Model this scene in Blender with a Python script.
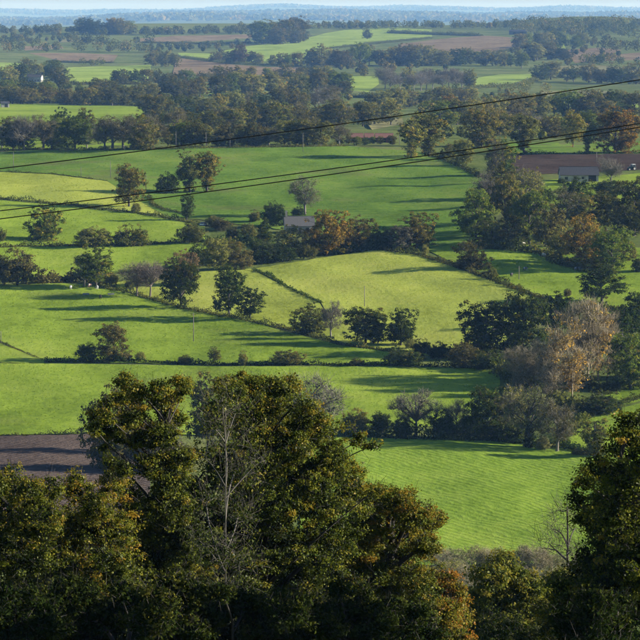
import bpy, bmesh, math, random
import numpy as np
from mathutils import Vector
from mathutils.geometry import delaunay_2d_cdt

# ------------------------------------------------------------------ scene, camera, sky, sun
for o in list(bpy.data.objects):
    bpy.data.objects.remove(o)
SC = bpy.context.scene
COL = SC.collection
CAMZ = 112.0
FOC = 320.0 / math.tan(math.radians(5.0))          # focal length in photo pixels (10 degree lens)
HOR = 12.0                                         # photo row of the true horizon
PITCH = math.atan((320.0 - HOR) / FOC)

cam = bpy.data.cameras.new('camera')
cam.sensor_width = 36.0
cam.angle = math.radians(10.0)
cam.clip_start = 1.0
cam.clip_end = 90000.0
camo = bpy.data.objects.new('camera', cam)
camo.location = (0, 0, CAMZ)
camo.rotation_euler = (math.pi / 2 - PITCH, 0, 0)
COL.objects.link(camo)
SC.camera = camo

SUN_EL = math.radians(18.0)
SUN_AZ = math.radians(4.0)                        # from +X (right) turned towards +Y (far side)
to_sun = Vector((math.cos(SUN_EL) * math.cos(SUN_AZ), math.cos(SUN_EL) * math.sin(SUN_AZ), math.sin(SUN_EL)))
world = bpy.data.worlds.new('World')
SC.world = world
world.use_nodes = True
wn = world.node_tree
wn.nodes.clear()
w_out = wn.nodes.new('ShaderNodeOutputWorld')
w_bg = wn.nodes.new('ShaderNodeBackground')
w_sky = wn.nodes.new('ShaderNodeTexSky')
w_sky.sky_type = 'NISHITA'
w_sky.sun_disc = False
w_sky.sun_elevation = SUN_EL
w_sky.sun_rotation = math.pi / 2 - SUN_AZ
w_sky.altitude = 100
w_sky.air_density = 0.8
w_sky.dust_density = 0.35
w_sky.ozone_density = 4.0
w_bg.inputs['Strength'].default_value = 0.05
wn.links.new(w_sky.outputs[0], w_bg.inputs['Color'])
wn.links.new(w_bg.outputs[0], w_out.inputs['Surface'])

sun = bpy.data.lights.new('sun', 'SUN')
sun.energy = 5.0
sun.angle = math.radians(0.53)
sun.color = (1.0, 0.92, 0.78)
suno = bpy.data.objects.new('sun', sun)
suno.rotation_euler = to_sun.to_track_quat('Z', 'Y').to_euler()
suno.location = (300, 300, 400)
COL.objects.link(suno)

SC.view_settings.view_transform = 'Standard'
SC.view_settings.look = 'None'
SC.view_settings.gamma = 1.0
SC.view_settings.use_curve_mapping = False
SC.view_settings.exposure = 1.42
SC.cycles.max_bounces = 4
SC.cycles.diffuse_bounces = 1
SC.cycles.transmission_bounces = 3
SC.cycles.volume_bounces = 0
SC.cycles.use_denoising = True
SC.cycles.caustics_reflective = False
SC.cycles.caustics_refractive = False

RNG = np.random.default_rng(7)
random.seed(7)

# ------------------------------------------------------------------ terrain
def row_slope(row):
    return math.tan(PITCH + math.atan((row - 320.0) / FOC))

near = [(-120, 2.0), (0, 1.7), (40, 8), (80, 17), (130, 29.5), (200, 45), (300, 66), (450, 91), (580, 103.5)]
rowctl = [(650, 592), (700, 556), (770, 500), (870, 436), (1025, 345), (1245, 252), (1450, 196), (1760, 150),
          (2600, 120), (3600, 97), (4700, 76), (5900, 58), (7000, 43), (8000, 33), (8800, 27.5)]
ctl = list(near) + [(D, D * row_slope(r)) for D, r in rowctl]
ctl += [(10500, 80.0), (18000, 95.0), (28000, 70.0), (36000, 36000 * row_slope(17.0)), (41000, 75.0), (50000, 50000 * row_slope(10.0)),
        (54000, 60.0), (60000, 140.0)]
CX = np.array([c[0] for c in ctl], float)
CZ = np.array([-c[1] for c in ctl], float)
def _pchip():
    h = np.diff(CX); d = np.diff(CZ) / h
    m = np.zeros_like(CX)
    for i in range(1, len(CX) - 1):
        if d[i-1] * d[i] > 0:
            w1 = 2*h[i] + h[i-1]; w2 = h[i] + 2*h[i-1]
            m[i] = (w1 + w2) / (w1/d[i-1] + w2/d[i])
    m[0] = d[0]; m[-1] = d[-1]
    return m
CM = _pchip()
def prof(Y):
    Y = np.clip(Y, CX[0], CX[-1])
    i = np.clip(np.searchsorted(CX, Y) - 1, 0, len(CX) - 2)
    h = CX[i+1] - CX[i]; t = (Y - CX[i]) / h
    return ((1+2*t)*(1-t)**2)*CZ[i] + (t*(1-t)**2)*h*CM[i] + (t*t*(3-2*t))*CZ[i+1] + (t*t*(t-1))*h*CM[i+1]
def sst(a, b, x):
    t = np.clip((x - a) / (b - a), 0, 1)
    return t*t*(3-2*t)
def terr(X, Y):
    X = np.asarray(X, float); Y = np.asarray(Y, float)
    z = prof(Y)
    a = sst(560, 800, Y) * (1 - sst(1900, 2600, Y))
    z = z + a * (0.2*np.sin(X/5.2 + 1.6*np.sin(Y/37) + Y/21) + 0.16*np.sin(X/8.7 - Y/13 + 1.2*np.sin(X/23)) + 1.3*np.sin(X/78 + Y/260 + 0.6) + 0.8*np.sin(X/41 - Y/150 + 1.9))
    b = sst(1600, 4200, Y)
    z = z + 24*np.exp(-((X - 650)/230)**2 - ((Y - 8700)/600)**2) + 9*np.exp(-((X + 470)/150)**2 - ((Y - 8300)/500)**2)
    z = z + b * (5.2*np.sin(X/380 + Y/1200 + 0.4) + 2.4*np.sin(X/190 - Y/800 + 2.0)) * (1 + 0.6*sst(7500, 8800, Y))
    c = sst(14000, 34000, Y)
    z = z + c * (26*np.sin(X/1500 + 1.0) + 16*np.sin(X/690 + 2.4) + 9*np.sin(X/310 + Y/5000))
    n = 1 - sst(350, 560, Y)
    z = z + n * sst(20, 90, Y) * (0.8*np.sin(X/14 + Y/30) + 0.5*np.sin(X/7 - Y/19))
    return CAMZ + z
_MY = np.concatenate([np.arange(600, 2000, 4.0), np.arange(2000, 9400, 12.0), np.arange(9400, 12000, 40.0)])
def p2w(px, row):
    """points of the terrain seen at photo pixels"""
    px = np.atleast_1d(np.asarray(px, float)); row = np.atleast_1d(np.asarray(row, float))
    u = (px - 320) / FOC; v = (row - 320) / FOC
    dy = math.cos(PITCH) - v * math.sin(PITCH)
    dz = -math.sin(PITCH) - v * math.cos(PITCH)
    sx = u / dy; sz = dz / dy
    Y = np.full(px.shape, 8800.0)
    for s in range(0, len(px), 400):
        a = sx[s:s+400, None] * _MY[None]; zz = CAMZ + sz[s:s+400, None] * _MY[None]
        under = zz < terr(a, np.broadcast_to(_MY, a.shape))
        k = np.where(under.any(1), under.argmax(1), -1)
        Y[s:s+400] = np.where(k >= 0, _MY[np.maximum(k, 1)], 8800.0)
    lo = Y - np.where(Y < 2000, 4.0, np.where(Y < 9400, 12.0, 40.0)) ; hi = Y.copy()
    for _ in range(22):
        m = (lo + hi) / 2
        un = CAMZ + sz*m < terr(sx*m, m)
        hi = np.where(un, m, hi); lo = np.where(un, lo, m)
    Y = (lo + hi) / 2
    X = sx * Y
    return np.stack([X, Y, terr(X, Y)], -1)
def at_depth(px, row, Y):
    u = (px - 320) / FOC; v = (row - 320) / FOC
    dy = math.cos(PITCH) - v * math.sin(PITCH); dz = -math.sin(PITCH) - v * math.cos(PITCH)
    return np.array([u/dy*Y, Y, CAMZ + dz/dy*Y])
def mpp(p):
    return float(np.linalg.norm(np.array(p) - np.array([0, 0, CAMZ])) / FOC)

# ------------------------------------------------------------------ mesh helpers
def mk_mesh(name, V, quads=None, tris=None, tint=None, smooth=False):
    me = bpy.data.meshes.new(name)
    V = np.asarray(V, np.float32)
    nq = 0 if quads is None else len(quads); nt = 0 if tris is None else len(tris)
    loops = []
    if nq: loops.append(np.asarray(quads, np.int32).ravel())
    if nt: loops.append(np.asarray(tris, np.int32).ravel())
    loops = np.concatenate(loops)
    starts = np.concatenate([np.arange(nq) * 4, nq*4 + np.arange(nt) * 3]).astype(np.int32)
    me.vertices.add(len(V)); me.vertices.foreach_set('co', V.ravel())
    me.loops.add(len(loops)); me.loops.foreach_set('vertex_index', loops)
    me.polygons.add(nq + nt); me.polygons.foreach_set('loop_start', starts)
    if smooth:
        me.polygons.foreach_set('use_smooth', np.ones(nq + nt, bool))
    me.update(calc_edges=True)
    if tint is not None:
        a = me.attributes.new('tint', 'FLOAT', 'FACE')
        a.data.foreach_set('value', np.asarray(tint, np.float32))
    return me
def link(name, me, mat=None, parent=None, loc=None):
    o = bpy.data.objects.new(name, me)
    COL.objects.link(o)
    if parent is not None: o.parent = parent
    if loc is not None: o.location = loc
    if mat is not None and me is not None:
        if len(me.materials) == 0: me.materials.append(mat)
        elif me.materials[0] != mat:
            o.material_slots[0].link = 'OBJECT'; o.material_slots[0].material = mat
    return o
def tag(o, label, cat=None, group=None, kind=None):
    o['label'] = label
    if cat: o['category'] = cat
    if group: o['group'] = group
    if kind: o['kind'] = kind
    return o
def empty(name, loc, rz=0.0, sc=(1, 1, 1)):
    o = bpy.data.objects.new(name, None)
    o.empty_display_size = 0.5
    COL.objects.link(o)
    o.location = loc; o.rotation_euler = (0, 0, rz); o.scale = sc
    return o
def tubes(P0, P1, R0, R1, n):
    P0 = np.asarray(P0, float); P1 = np.asarray(P1, float)
    d = P1 - P0; L = np.linalg.norm(d, axis=1, keepdims=True); d = d / np.maximum(L, 1e-6)
    ref = np.where(np.abs(d[:, 2:3]) < 0.9, np.array([[0, 0, 1.0]]), np.array([[1.0, 0, 0]]))
    a = np.cross(d, ref); a /= np.linalg.norm(a, axis=1, keepdims=True)
    b = np.cross(d, a)
    th = np.arange(n) * 2 * math.pi / n
    ring = np.cos(th)[None, :, None] * a[:, None] + np.sin(th)[None, :, None] * b[:, None]
    A = P0[:, None] + ring * np.asarray(R0)[:, None, None]
    B = P1[:, None] + ring * np.asarray(R1)[:, None, None]
    V = np.concatenate([A, B], 1).reshape(-1, 3)
    i = np.arange(n); j = (i + 1) % n
    q = np.stack([i, j, n + j, n + i], -1)[None] + (np.arange(len(P0)) * 2 * n)[:, None, None]
    return V, q.reshape(-1, 4)
class MB:
    """collects boxes, prisms and tubes into one mesh"""
    def __init__(s): s.V = []; s.F = []
    def add(s, V, F):
        o = len(s.V); s.V += [tuple(map(float, v)) for v in V]; s.F += [tuple(int(i) + o for i in f) for f in F]; return s
    def box(s, x0, x1, y0, y1, z0, z1):
        return s.add([(x0,y0,z0),(x1,y0,z0),(x1,y1,z0),(x0,y1,z0),(x0,y0,z1),(x1,y0,z1),(x1,y1,z1),(x0,y1,z1)],
                     [(0,3,2,1),(4,5,6,7),(0,1,5,4),(1,2,6,5),(2,3,7,6),(3,0,4,7)])
    def tube(s, a, b, r0, r1, n=8):
        V, q = tubes([a], [b], [r0], [r1], n)
        s.add(V, list(q) + [tuple(range(n))[::-1], tuple(range(n, 2*n))]); return s
    def poly(s, pts, faces): return s.add(pts, faces)
    def build(s, name, mat, parent=None, smooth=False, loc=None):
        me = bpy.data.meshes.new(name); me.from_pydata(s.V, [], s.F)
        if smooth: me.polygons.foreach_set('use_smooth', np.ones(len(me.polygons), bool))
        me.update()
        return link(name, me, mat, parent, loc)

# ------------------------------------------------------------------ materials
def new_mat(name):
    m = bpy.data.materials.new(name); m.use_nodes = True
    nt = m.node_tree; nt.nodes.clear()
    out = nt.nodes.new('ShaderNodeOutputMaterial')
    return m, nt, out
def N(nt, typ, **kw):
    n = nt.nodes.new(typ)
    for k, v in kw.items():
        if k in n.inputs: n.inputs[k].default_value = v
        else: setattr(n, k, v)
    return n
def ramp(nt, stops):
    r = nt.nodes.new('ShaderNodeValToRGB'); e = r.color_ramp.elements
    while len(e) < len(stops): e.new(0.5)
    for el, (p, c) in zip(e, stops):
        el.position = p; el.color = (*c, 1)
    return r
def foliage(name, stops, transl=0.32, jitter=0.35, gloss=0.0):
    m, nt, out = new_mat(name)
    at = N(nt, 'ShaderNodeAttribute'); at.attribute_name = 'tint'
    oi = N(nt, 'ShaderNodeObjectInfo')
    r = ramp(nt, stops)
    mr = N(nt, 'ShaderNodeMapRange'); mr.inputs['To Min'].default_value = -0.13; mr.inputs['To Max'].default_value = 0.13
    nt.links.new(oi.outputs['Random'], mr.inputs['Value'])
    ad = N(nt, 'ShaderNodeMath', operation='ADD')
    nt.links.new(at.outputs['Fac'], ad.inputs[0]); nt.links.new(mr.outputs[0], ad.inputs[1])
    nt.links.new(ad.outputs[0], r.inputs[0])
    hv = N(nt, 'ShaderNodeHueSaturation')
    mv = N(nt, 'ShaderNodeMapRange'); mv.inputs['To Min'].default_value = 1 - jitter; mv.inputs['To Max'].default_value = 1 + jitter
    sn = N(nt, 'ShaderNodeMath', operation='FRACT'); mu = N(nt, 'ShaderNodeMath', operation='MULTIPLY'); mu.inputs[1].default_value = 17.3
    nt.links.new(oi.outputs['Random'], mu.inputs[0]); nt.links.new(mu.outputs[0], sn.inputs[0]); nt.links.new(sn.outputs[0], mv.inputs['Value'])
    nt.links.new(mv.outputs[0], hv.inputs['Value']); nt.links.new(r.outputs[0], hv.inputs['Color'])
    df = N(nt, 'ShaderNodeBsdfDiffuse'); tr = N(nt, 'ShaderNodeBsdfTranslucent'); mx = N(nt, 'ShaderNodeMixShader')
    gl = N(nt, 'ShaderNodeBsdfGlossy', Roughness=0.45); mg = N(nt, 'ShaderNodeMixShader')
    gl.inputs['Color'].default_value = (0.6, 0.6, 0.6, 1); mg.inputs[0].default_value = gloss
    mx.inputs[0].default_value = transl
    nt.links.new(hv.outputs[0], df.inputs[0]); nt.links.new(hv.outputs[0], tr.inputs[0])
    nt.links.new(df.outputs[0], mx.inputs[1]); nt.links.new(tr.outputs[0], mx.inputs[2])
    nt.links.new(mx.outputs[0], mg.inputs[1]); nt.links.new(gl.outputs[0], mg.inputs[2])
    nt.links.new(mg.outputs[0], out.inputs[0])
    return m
def plain(name, c1, c2, scale=3.0, rough=0.85, bump=0.0, stretch=(1, 1, 1), metal=0.0, detail=6):
    m, nt, out = new_mat(name)
    tc = N(nt, 'ShaderNodeTexCoord'); mp = N(nt, 'ShaderNodeMapping'); mp.inputs['Scale'].default_value = stretch
    no = N(nt, 'ShaderNodeTexNoise', Scale=scale, Detail=detail)
    r = ramp(nt, [(0.32, c1), (0.68, c2)])
    p = N(nt, 'ShaderNodeBsdfPrincipled', Roughness=rough, Metallic=metal)
    nt.links.new(tc.outputs['Object'], mp.inputs[0]); nt.links.new(mp.outputs[0], no.inputs['Vector'])
    nt.links.new(no.outputs['Fac'], r.inputs[0]); nt.links.new(r.outputs[0], p.inputs['Base Color'])
    if bump:
        b = N(nt, 'ShaderNodeBump', Strength=bump, Distance=0.1)
        nt.links.new(no.outputs['Fac'], b.inputs['Height']); nt.links.new(b.outputs[0], p.inputs['Normal'])
    nt.links.new(p.outputs[0], out.inputs[0])
    return m
def field_mat(name, lo, mid, hi, rows=None, rowamt=0.0, period=2.5, bump=0.6, clump=0.55, soil=None, soilamt=0.0, distort=9.0):
    """grass, crop or tilled earth: broad patches, small clumps, optional drill rows along an angle"""
    m, nt, out = new_mat(name)
    tc = N(nt, 'ShaderNodeTexCoord')
    big = N(nt, 'ShaderNodeTexNoise', Scale=0.018, Detail=5.0, Roughness=0.6)
    m1 = N(nt, 'ShaderNodeMapping'); m1.inputs['Scale'].default_value = (1, 0.45, 0)
    med = N(nt, 'ShaderNodeTexNoise', Scale=0.16, Detail=4.0, Roughness=0.6)
    m2 = N(nt, 'ShaderNodeMapping'); m2.inputs['Scale'].default_value = (1, 0.5, 0)
    sm = N(nt, 'ShaderNodeTexNoise', Scale=clump, Detail=5.0, Roughness=0.7)
    L = nt.links.new
    L(tc.outputs['Object'], m1.inputs[0]); L(m1.outputs[0], big.inputs['Vector']); L(m1.outputs[0], med.inputs['Vector'])
    L(tc.outputs['Object'], m2.inputs[0]); L(m2.outputs[0], sm.inputs['Vector'])
    a1 = N(nt, 'ShaderNodeMath', operation='MULTIPLY_ADD'); a1.inputs[1].default_value = 0.48; a1.inputs[2].default_value = 0.0
    L(big.outputs['Fac'], a1.inputs[0])
    a2 = N(nt, 'ShaderNodeMath', operation='MULTIPLY_ADD'); a2.inputs[1].default_value = 0.25
    L(med.outputs['Fac'], a2.inputs[0]); L(a1.outputs[0], a2.inputs[2])
    a3 = N(nt, 'ShaderNodeMath', operation='MULTIPLY_ADD'); a3.inputs[1].default_value = 0.27
    L(sm.outputs['Fac'], a3.inputs[0]); L(a2.outputs[0], a3.inputs[2])
    fac = a3.outputs[0]
    hgt = sm.outputs['Fac']
    if rows is not None:
        mr_ = N(nt, 'ShaderNodeMapping'); mr_.inputs['Rotation'].default_value = (0, 0, rows)
        wv = N(nt, 'ShaderNodeTexWave', Distortion=distort, Detail=3.0)
        wv.inputs['Scale'].default_value = 0.314 / period * 1.0
        wv.inputs['Detail Scale'].default_value = 0.5
        L(tc.outputs['Object'], mr_.inputs[0]); L(mr_.outputs[0], wv.inputs['Vector'])
        a4 = N(nt, 'ShaderNodeMath', operation='MULTIPLY_ADD'); a4.inputs[1].default_value = rowamt
        sb = N(nt, 'ShaderNodeMath', operation='SUBTRACT'); sb.inputs[1].default_value = 0.5
        L(wv.outputs['Fac'], sb.inputs[0]); L(sb.outputs[0], a4.inputs[0]); L(fac, a4.inputs[2])
        fac = a4.outputs[0]
        hh = N(nt, 'ShaderNodeMath', operation='MULTIPLY_ADD'); hh.inputs[1].default_value = rowamt*2.5; L(wv.outputs['Fac'], hh.inputs[0]); L(sm.outputs['Fac'], hh.inputs[2]); hgt = hh.outputs[0]
    r = ramp(nt, [(0.39, tuple(c*.82 for c in lo)), (0.5, mid), (0.61, hi)])
    L(fac, r.inputs[0])
    col = r.outputs[0]
    if soil is not None:
        sr = ramp(nt, [(0.55, (0, 0, 0)), (0.72, (soilamt,)*3)])
        s2 = N(nt, 'ShaderNodeTexNoise', Scale=0.03, Detail=6.0); L(tc.outputs['Object'], s2.inputs['Vector']); L(s2.outputs['Fac'], sr.inputs[0])
        mix = N(nt, 'ShaderNodeMix'); mix.data_type = 'RGBA'
        L(sr.outputs[0], mix.inputs[0]); L(col, mix.inputs[6]); mix.inputs[7].default_value = (*soil, 1); col = mix.outputs[2]
    b = N(nt, 'ShaderNodeBump', Strength=bump, Distance=0.5)
    L(hgt, b.inputs['Height'])
    d = N(nt, 'ShaderNodeBsdfDiffuse', Roughness=0.6)
    L(col, d.inputs['Color']); L(b.outputs[0], d.inputs['Normal'])
    L(d.outputs[0], out.inputs[0])
    return m

G = lambda r, g, b, k=1.0: (r*k, g*k, b*k)
M = {}
M['base'] = field_mat('rough_grass', (0.08,0.115,0.026), (0.13,0.165,0.042), (0.18,0.195,0.068), bump=0.8, soil=(0.09,0.07,0.045), soilamt=0.7)
M['bright'] = field_mat('bright_pasture', (0.145,0.222,0.022), (0.21,0.298,0.032), (0.28,0.355,0.05), soil=(0.21,0.22,0.06), soilamt=0.55)
M['yellow'] = field_mat('yellow_pasture', (0.25,0.30,0.04), (0.32,0.37,0.06), (0.39,0.41,0.085), soil=(0.24,0.30,0.06), soilamt=0.5)
M['crop'] = field_mat('young_crop', (0.085,0.165,0.022), (0.125,0.215,0.030), (0.19,0.255,0.045), rows=math.radians(96), rowamt=0.07, period=6.0, soil=(0.16,0.14,0.06), soilamt=0.5)
M['cropnear'] = field_mat('drilled_grass', (0.125,0.21,0.022), (0.185,0.282,0.032), (0.26,0.345,0.05), rows=math.radians(-29), rowamt=0.06, period=2.2)
M['soft'] = field_mat('far_pasture', (0.20,0.28,0.045), (0.26,0.35,0.06), (0.32,0.40,0.085))
M['brown'] = field_mat('fallow_earth', (0.16,0.115,0.065), (0.22,0.16,0.09), (0.26,0.20,0.11), rows=math.radians(30), rowamt=0.15, period=12.0)
M['plough'] = field_mat('ploughed_earth', (0.075,0.055,0.045), (0.11,0.083,0.068), (0.15,0.115,0.095), rows=math.radians(-38), rowamt=0.07, period=1.6, bump=0.7, distort=0.8)
M['darksoil'] = field_mat('dark_tilled_earth', (0.05,0.035,0.027), (0.07,0.048,0.037), (0.09,0.065,0.05), rows=math.radians(88), rowamt=0.2, period=8.0)
M['pale'] = field_mat('stubble', (0.17,0.17,0.07), (0.22,0.21,0.09), (0.27,0.26,0.12))

M['f_dark'] = foliage('dark_leaves', [(0, G(0.020,0.039,0.007)), (.5, G(0.041,0.064,0.010)), (.85, G(0.071,0.086,0.014)), (1, G(0.117,0.098,0.017))])
M['f_green'] = foliage('green_leaves', [(0, G(0.060,0.098,0.013)), (.5, G(0.112,0.159,0.020)), (.85, G(0.182,0.208,0.027)), (1, G(0.284,0.216,0.037))])
M['f_olive'] = foliage('olive_leaves', [(0, G(0.082,0.096,0.021)), (.5, G(0.154,0.162,0.034)), (.85, G(0.246,0.230,0.050)), (1, G(0.330,0.249,0.056))])
M['f_rust'] = foliage('rusty_leaves', [(0, G(0.053,0.072,0.013)), (.4, G(0.118,0.128,0.023)), (.7, G(0.216,0.184,0.032)), (1, G(0.315,0.204,0.033))])
M['f_orange'] = foliage('orange_leaves', [(0, G(0.052,0.064,0.014)), (.35, G(0.134,0.111,0.020)), (.65, G(0.258,0.159,0.026)), (1, G(0.351,0.180,0.026))])
M['f_gold'] = foliage('golden_leaves', [(0, G(.08,.07,.03)), (.4, G(.20,.15,.04)), (.8, G(.45,.27,.04)), (1, G(.55,.32,.04))])
M['f_yrim'] = foliage('yellowing_leaves', [(0, G(0.037,0.069,0.013)), (.36, G(0.075,0.112,0.020)), (.55, G(0.200,0.200,0.030)), (.75, G(0.375,0.300,0.037))])
M['f_pale'] = foliage('pale_leaves', [(0, G(0.084,0.102,0.036)), (.5, G(0.132,0.150,0.054)), (1, G(0.204,0.204,0.078))])
M['f_grey'] = foliage('greyish_leaves', [(0, G(0.059,0.059,0.040)), (.5, G(0.095,0.089,0.058)), (1, G(0.130,0.120,0.075))])
M['f_brown'] = foliage('brown_leaves', [(0, G(0.051,0.053,0.014)), (.5, G(0.114,0.104,0.028)), (1, G(0.182,0.146,0.038))])
M['f_red'] = foliage('reddish_leaves', [(0, G(0.061,0.062,0.030)), (.5, G(0.133,0.097,0.046)), (1, G(0.204,0.131,0.060))])
M['f_hedge'] = foliage('hedge_leaves', [(0, G(0.045,0.062,0.013)), (.5, G(0.092,0.102,0.019)), (1, G(0.204,0.153,0.036))])
M['f_scrub'] = foliage('pale_scrub_leaves', [(0, G(.10,.11,.04)), (.5, G(.17,.17,.06)), (1, G(.26,.23,.09))])
M['fg_oak'] = foliage('near_oak_leaves', [(0, G(.008,.014,.003)), (.40, G(.028,.042,.006)), (.60, G(.115,.140,.015)), (.84, G(.19,.172,.018)), (1, G(.24,.15,.016))], transl=0.36, jitter=0.06, gloss=0.008)  # autumn tips; sunlit brightness and inner-crown shade are also put into this ramp
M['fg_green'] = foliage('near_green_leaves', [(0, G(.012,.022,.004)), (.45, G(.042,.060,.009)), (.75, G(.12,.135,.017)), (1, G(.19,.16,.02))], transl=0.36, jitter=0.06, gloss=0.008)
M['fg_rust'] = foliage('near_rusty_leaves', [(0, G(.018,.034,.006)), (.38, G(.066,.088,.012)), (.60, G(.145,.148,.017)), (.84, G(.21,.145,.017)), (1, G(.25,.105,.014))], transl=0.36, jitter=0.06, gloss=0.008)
M['fg_ivy_shade'] = foliage('ivy_and_shaded_leaves', [(0, G(.006,.012,.003)), (.5, G(.014,.024,.005)), (.85, G(.034,.044,.008)), (1, G(.07,.07,.012))], transl=0.2, jitter=0.06)  # dark ivy; on the bottom bushes this near-black is shade put into leaf colour
M['bark'] = plain('bark', (.030,.025,.020), (.060,.050,.040), scale=2.5, bump=0.5, stretch=(1,1,.3))
M['bark_grey'] = plain('grey_bark', (.10,.09,.078), (.17,.15,.13), scale=2.5, bump=0.4, stretch=(1,1,.3))
M['bark_pale'] = plain('pale_bark', (.06,.054,.042), (.11,.096,.076), scale=2.0, bump=0.4, stretch=(1,1,.3))
M['twig'] = plain('brown_twigs', (.10,.075,.06), (.17,.13,.105), scale=0.8)
M['twig_tan'] = plain('tan_twigs', (.22,.19,.105), (.33,.285,.165), scale=0.8)
M['bark_dark'] = plain('dark_bark', (.016,.013,.010), (.034,.028,.022), scale=2.5, bump=0.5, stretch=(1,1,.3))
M['twig_purple'] = plain('purplish_twigs', (.21,.172,.105), (.33,.275,.175), scale=0.8)
M['twig_grey'] = plain('grey_twigs', (.10,.09,.068), (.165,.148,.11), scale=0.8)
M['grassblade'] = foliage('grass_blades', [(0, G(.10,.165,.015)), (.5, G(.18,.265,.028)), (1, G(.27,.35,.05))], transl=0.55, jitter=0.02)
M['grassyellow'] = foliage('yellow_grass_blades', [(0, G(.18,.22,.025)), (.5, G(.28,.33,.045)), (1, G(.36,.39,.07))], transl=0.55, jitter=0.02)
M['cropblade'] = foliage('crop_blades', [(0, G(.08,.15,.02)), (.5, G(.14,.225,.028)), (1, G(.22,.30,.04))], transl=0.55, jitter=0.02)

# ------------------------------------------------------------------ ground sheet
def build_ground():
    ys = np.concatenate([np.arange(-120, 560, 12.0), np.arange(560, 1900, 7.0), np.arange(1900, 9400, 28.0), np.arange(9400, 60001, 260.0)])
    xs = np.concatenate([np.arange(-7020, -420, 60.0), np.arange(-420, 420, 8.0), np.arange(420, 7021, 60.0)])
    X, Y = np.meshgrid(xs, ys)
    Z = terr(X, Y)
    V = np.stack([X, Y, Z], -1).reshape(-1, 3)
    nx = len(xs); ny = len(ys)
    i = np.arange(nx - 1)[None] + (np.arange(ny - 1) * nx)[:, None]
    q = np.stack([i, i+1, i+nx+1, i+nx], -1).reshape(-1, 4)
    o = link('ground', mk_mesh('ground', V, quads=q, smooth=True), M['base'])
    tag(o, 'rough green and brown ground under the whole valley', kind='structure')
build_ground()

def inpoly(P, poly):
    x, y = P[:, 0], P[:, 1]; c = np.zeros(len(P), bool); n = len(poly)
    for i in range(n):
        x1, y1 = poly[i]; x2, y2 = poly[(i+1) % n]
        if y1 == y2: continue
        t = ((y1 > y) != (y2 > y)) & (x < (x2-x1)*(y-y1)/(y2-y1) + x1)
        c ^= t
    return c
FIELD_N = [0]
def field(name, poly, mat, label, step=6.0, tuft=None):
    FIELD_N[0] += 1
    pts = []
    for i in range(len(poly)):
        a = np.array(poly[i], float); b = np.array(poly[(i+1) % len(poly)], float)
        n = max(1, int(np.linalg.norm(b - a) / step))
        for k in range(n):
            p = a + (b - a) * k / n
            if 0 < k: p = p + RNG.normal(0, 0.22, 2) * (1 if p[1] > 140 else 0.4)
            pts.append(p)
    pts = np.array(pts); nb = len(pts)
    lo = pts.min(0); hi = pts.max(0)
    ry = 2.2 if lo[1] < 300 else 3.0
    gx, gy = np.meshgrid(np.arange(lo[0], hi[0], step), np.arange(lo[1], hi[1], ry))
    g = np.stack([gx.ravel(), gy.ravel()], -1)
    g = g[inpoly(g, pts)]
    dd = np.min(np.linalg.norm((g[:, None] - pts[None]) * [1, step/ry], axis=2), axis=1) if len(g) else np.zeros(0)
    g = g[dd > step * 0.45]
    allp = np.concatenate([pts, g]) if len(g) else pts
    vs, es, fs, *_ = delaunay_2d_cdt([Vector(p) for p in allp], [], [list(range(nb))], 1, 1e-4)
    vs = np.array([(v.x, v.y) for v in vs])
    W = p2w(vs[:, 0], vs[:, 1])
    offz = 0.03 + 0.005 * FIELD_N[0]; W[:, 2] += offz
    me = bpy.data.meshes.new(name); me.from_pydata(W.tolist(), [], [list(f) for f in fs])
    me.polygons.foreach_set('use_smooth', np.ones(len(me.polygons), bool)); me.update()
    bm = bmesh.new(); bm.from_mesh(me); bmesh.ops.recalc_face_normals(bm, faces=bm.faces)
    if sum(f.normal.z for f in bm.faces) < 0: bmesh.ops.reverse_faces(bm, faces=bm.faces)
    bm.to_mesh(me); bm.free()
    o = link(name, me, M[mat]); tag(o, label, kind='structure')
    if tuft:
        tm, dens, h, lab = tuft; h *= .66; dens *= 1.4
        wp = p2w(pts[:, 0], pts[:, 1])[:, :2]
        l2 = wp.min(0); h2 = wp.max(0)
        n = int((h2 - l2).prod() * dens)
        P = l2 + RNG.random((n, 2)) * (h2 - l2)
        # clumpier in patches
        cl = np.sin(P[:, 0]*0.55 + np.sin(P[:, 1]*0.21)*2) * np.sin(P[:, 1]*0.33 + np.sin(P[:, 0]*0.4)*1.5)
        P = P[(RNG.random(n) < 0.5 + 0.35*cl + 0.3*np.sin(P[:, 0]/9 + 2*np.sin(P[:, 1]/31))*np.sin(P[:, 1]/17 + P[:, 0]/40)) & inpoly(P, wp)]
        n = len(P)
        Z = terr(P[:, 0], P[:, 1]) + offz - .02
        B = 3
        ang = RNG.random((n, B)) * 2*math.pi
        hh = h * (0.5 + RNG.random((n, B)))
        wd = h * (0.7 + 0.8*RNG.random((n, B)))
        c = np.stack([P[:, 0], P[:, 1], Z], -1)[:, None] + np.concatenate([RNG.normal(0, h*0.5, (n, B, 2)), np.zeros((n, B, 1))], -1)
        dr = np.stack([np.cos(ang), np.sin(ang), np.zeros_like(ang)], -1)
        tip = c + np.stack([RNG.normal(0, h*.35, (n, B)), RNG.normal(0, h*.35, (n, B)), hh], -1)
        V = np.stack([c - dr*wd[..., None]*.5, c + dr*wd[..., None]*.5, tip], 2).reshape(-1, 3)
        T = np.arange(len(V)).reshape(-1, 3)
        go = link('grass_tufts', mk_mesh('grass_tufts', V, tris=T, tint=np.clip(RNG.normal(.5, .22, len(T)), 0, 1)), M[tm])
        tag(go, lab, 'grass', kind='stuff')
    return o

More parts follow.
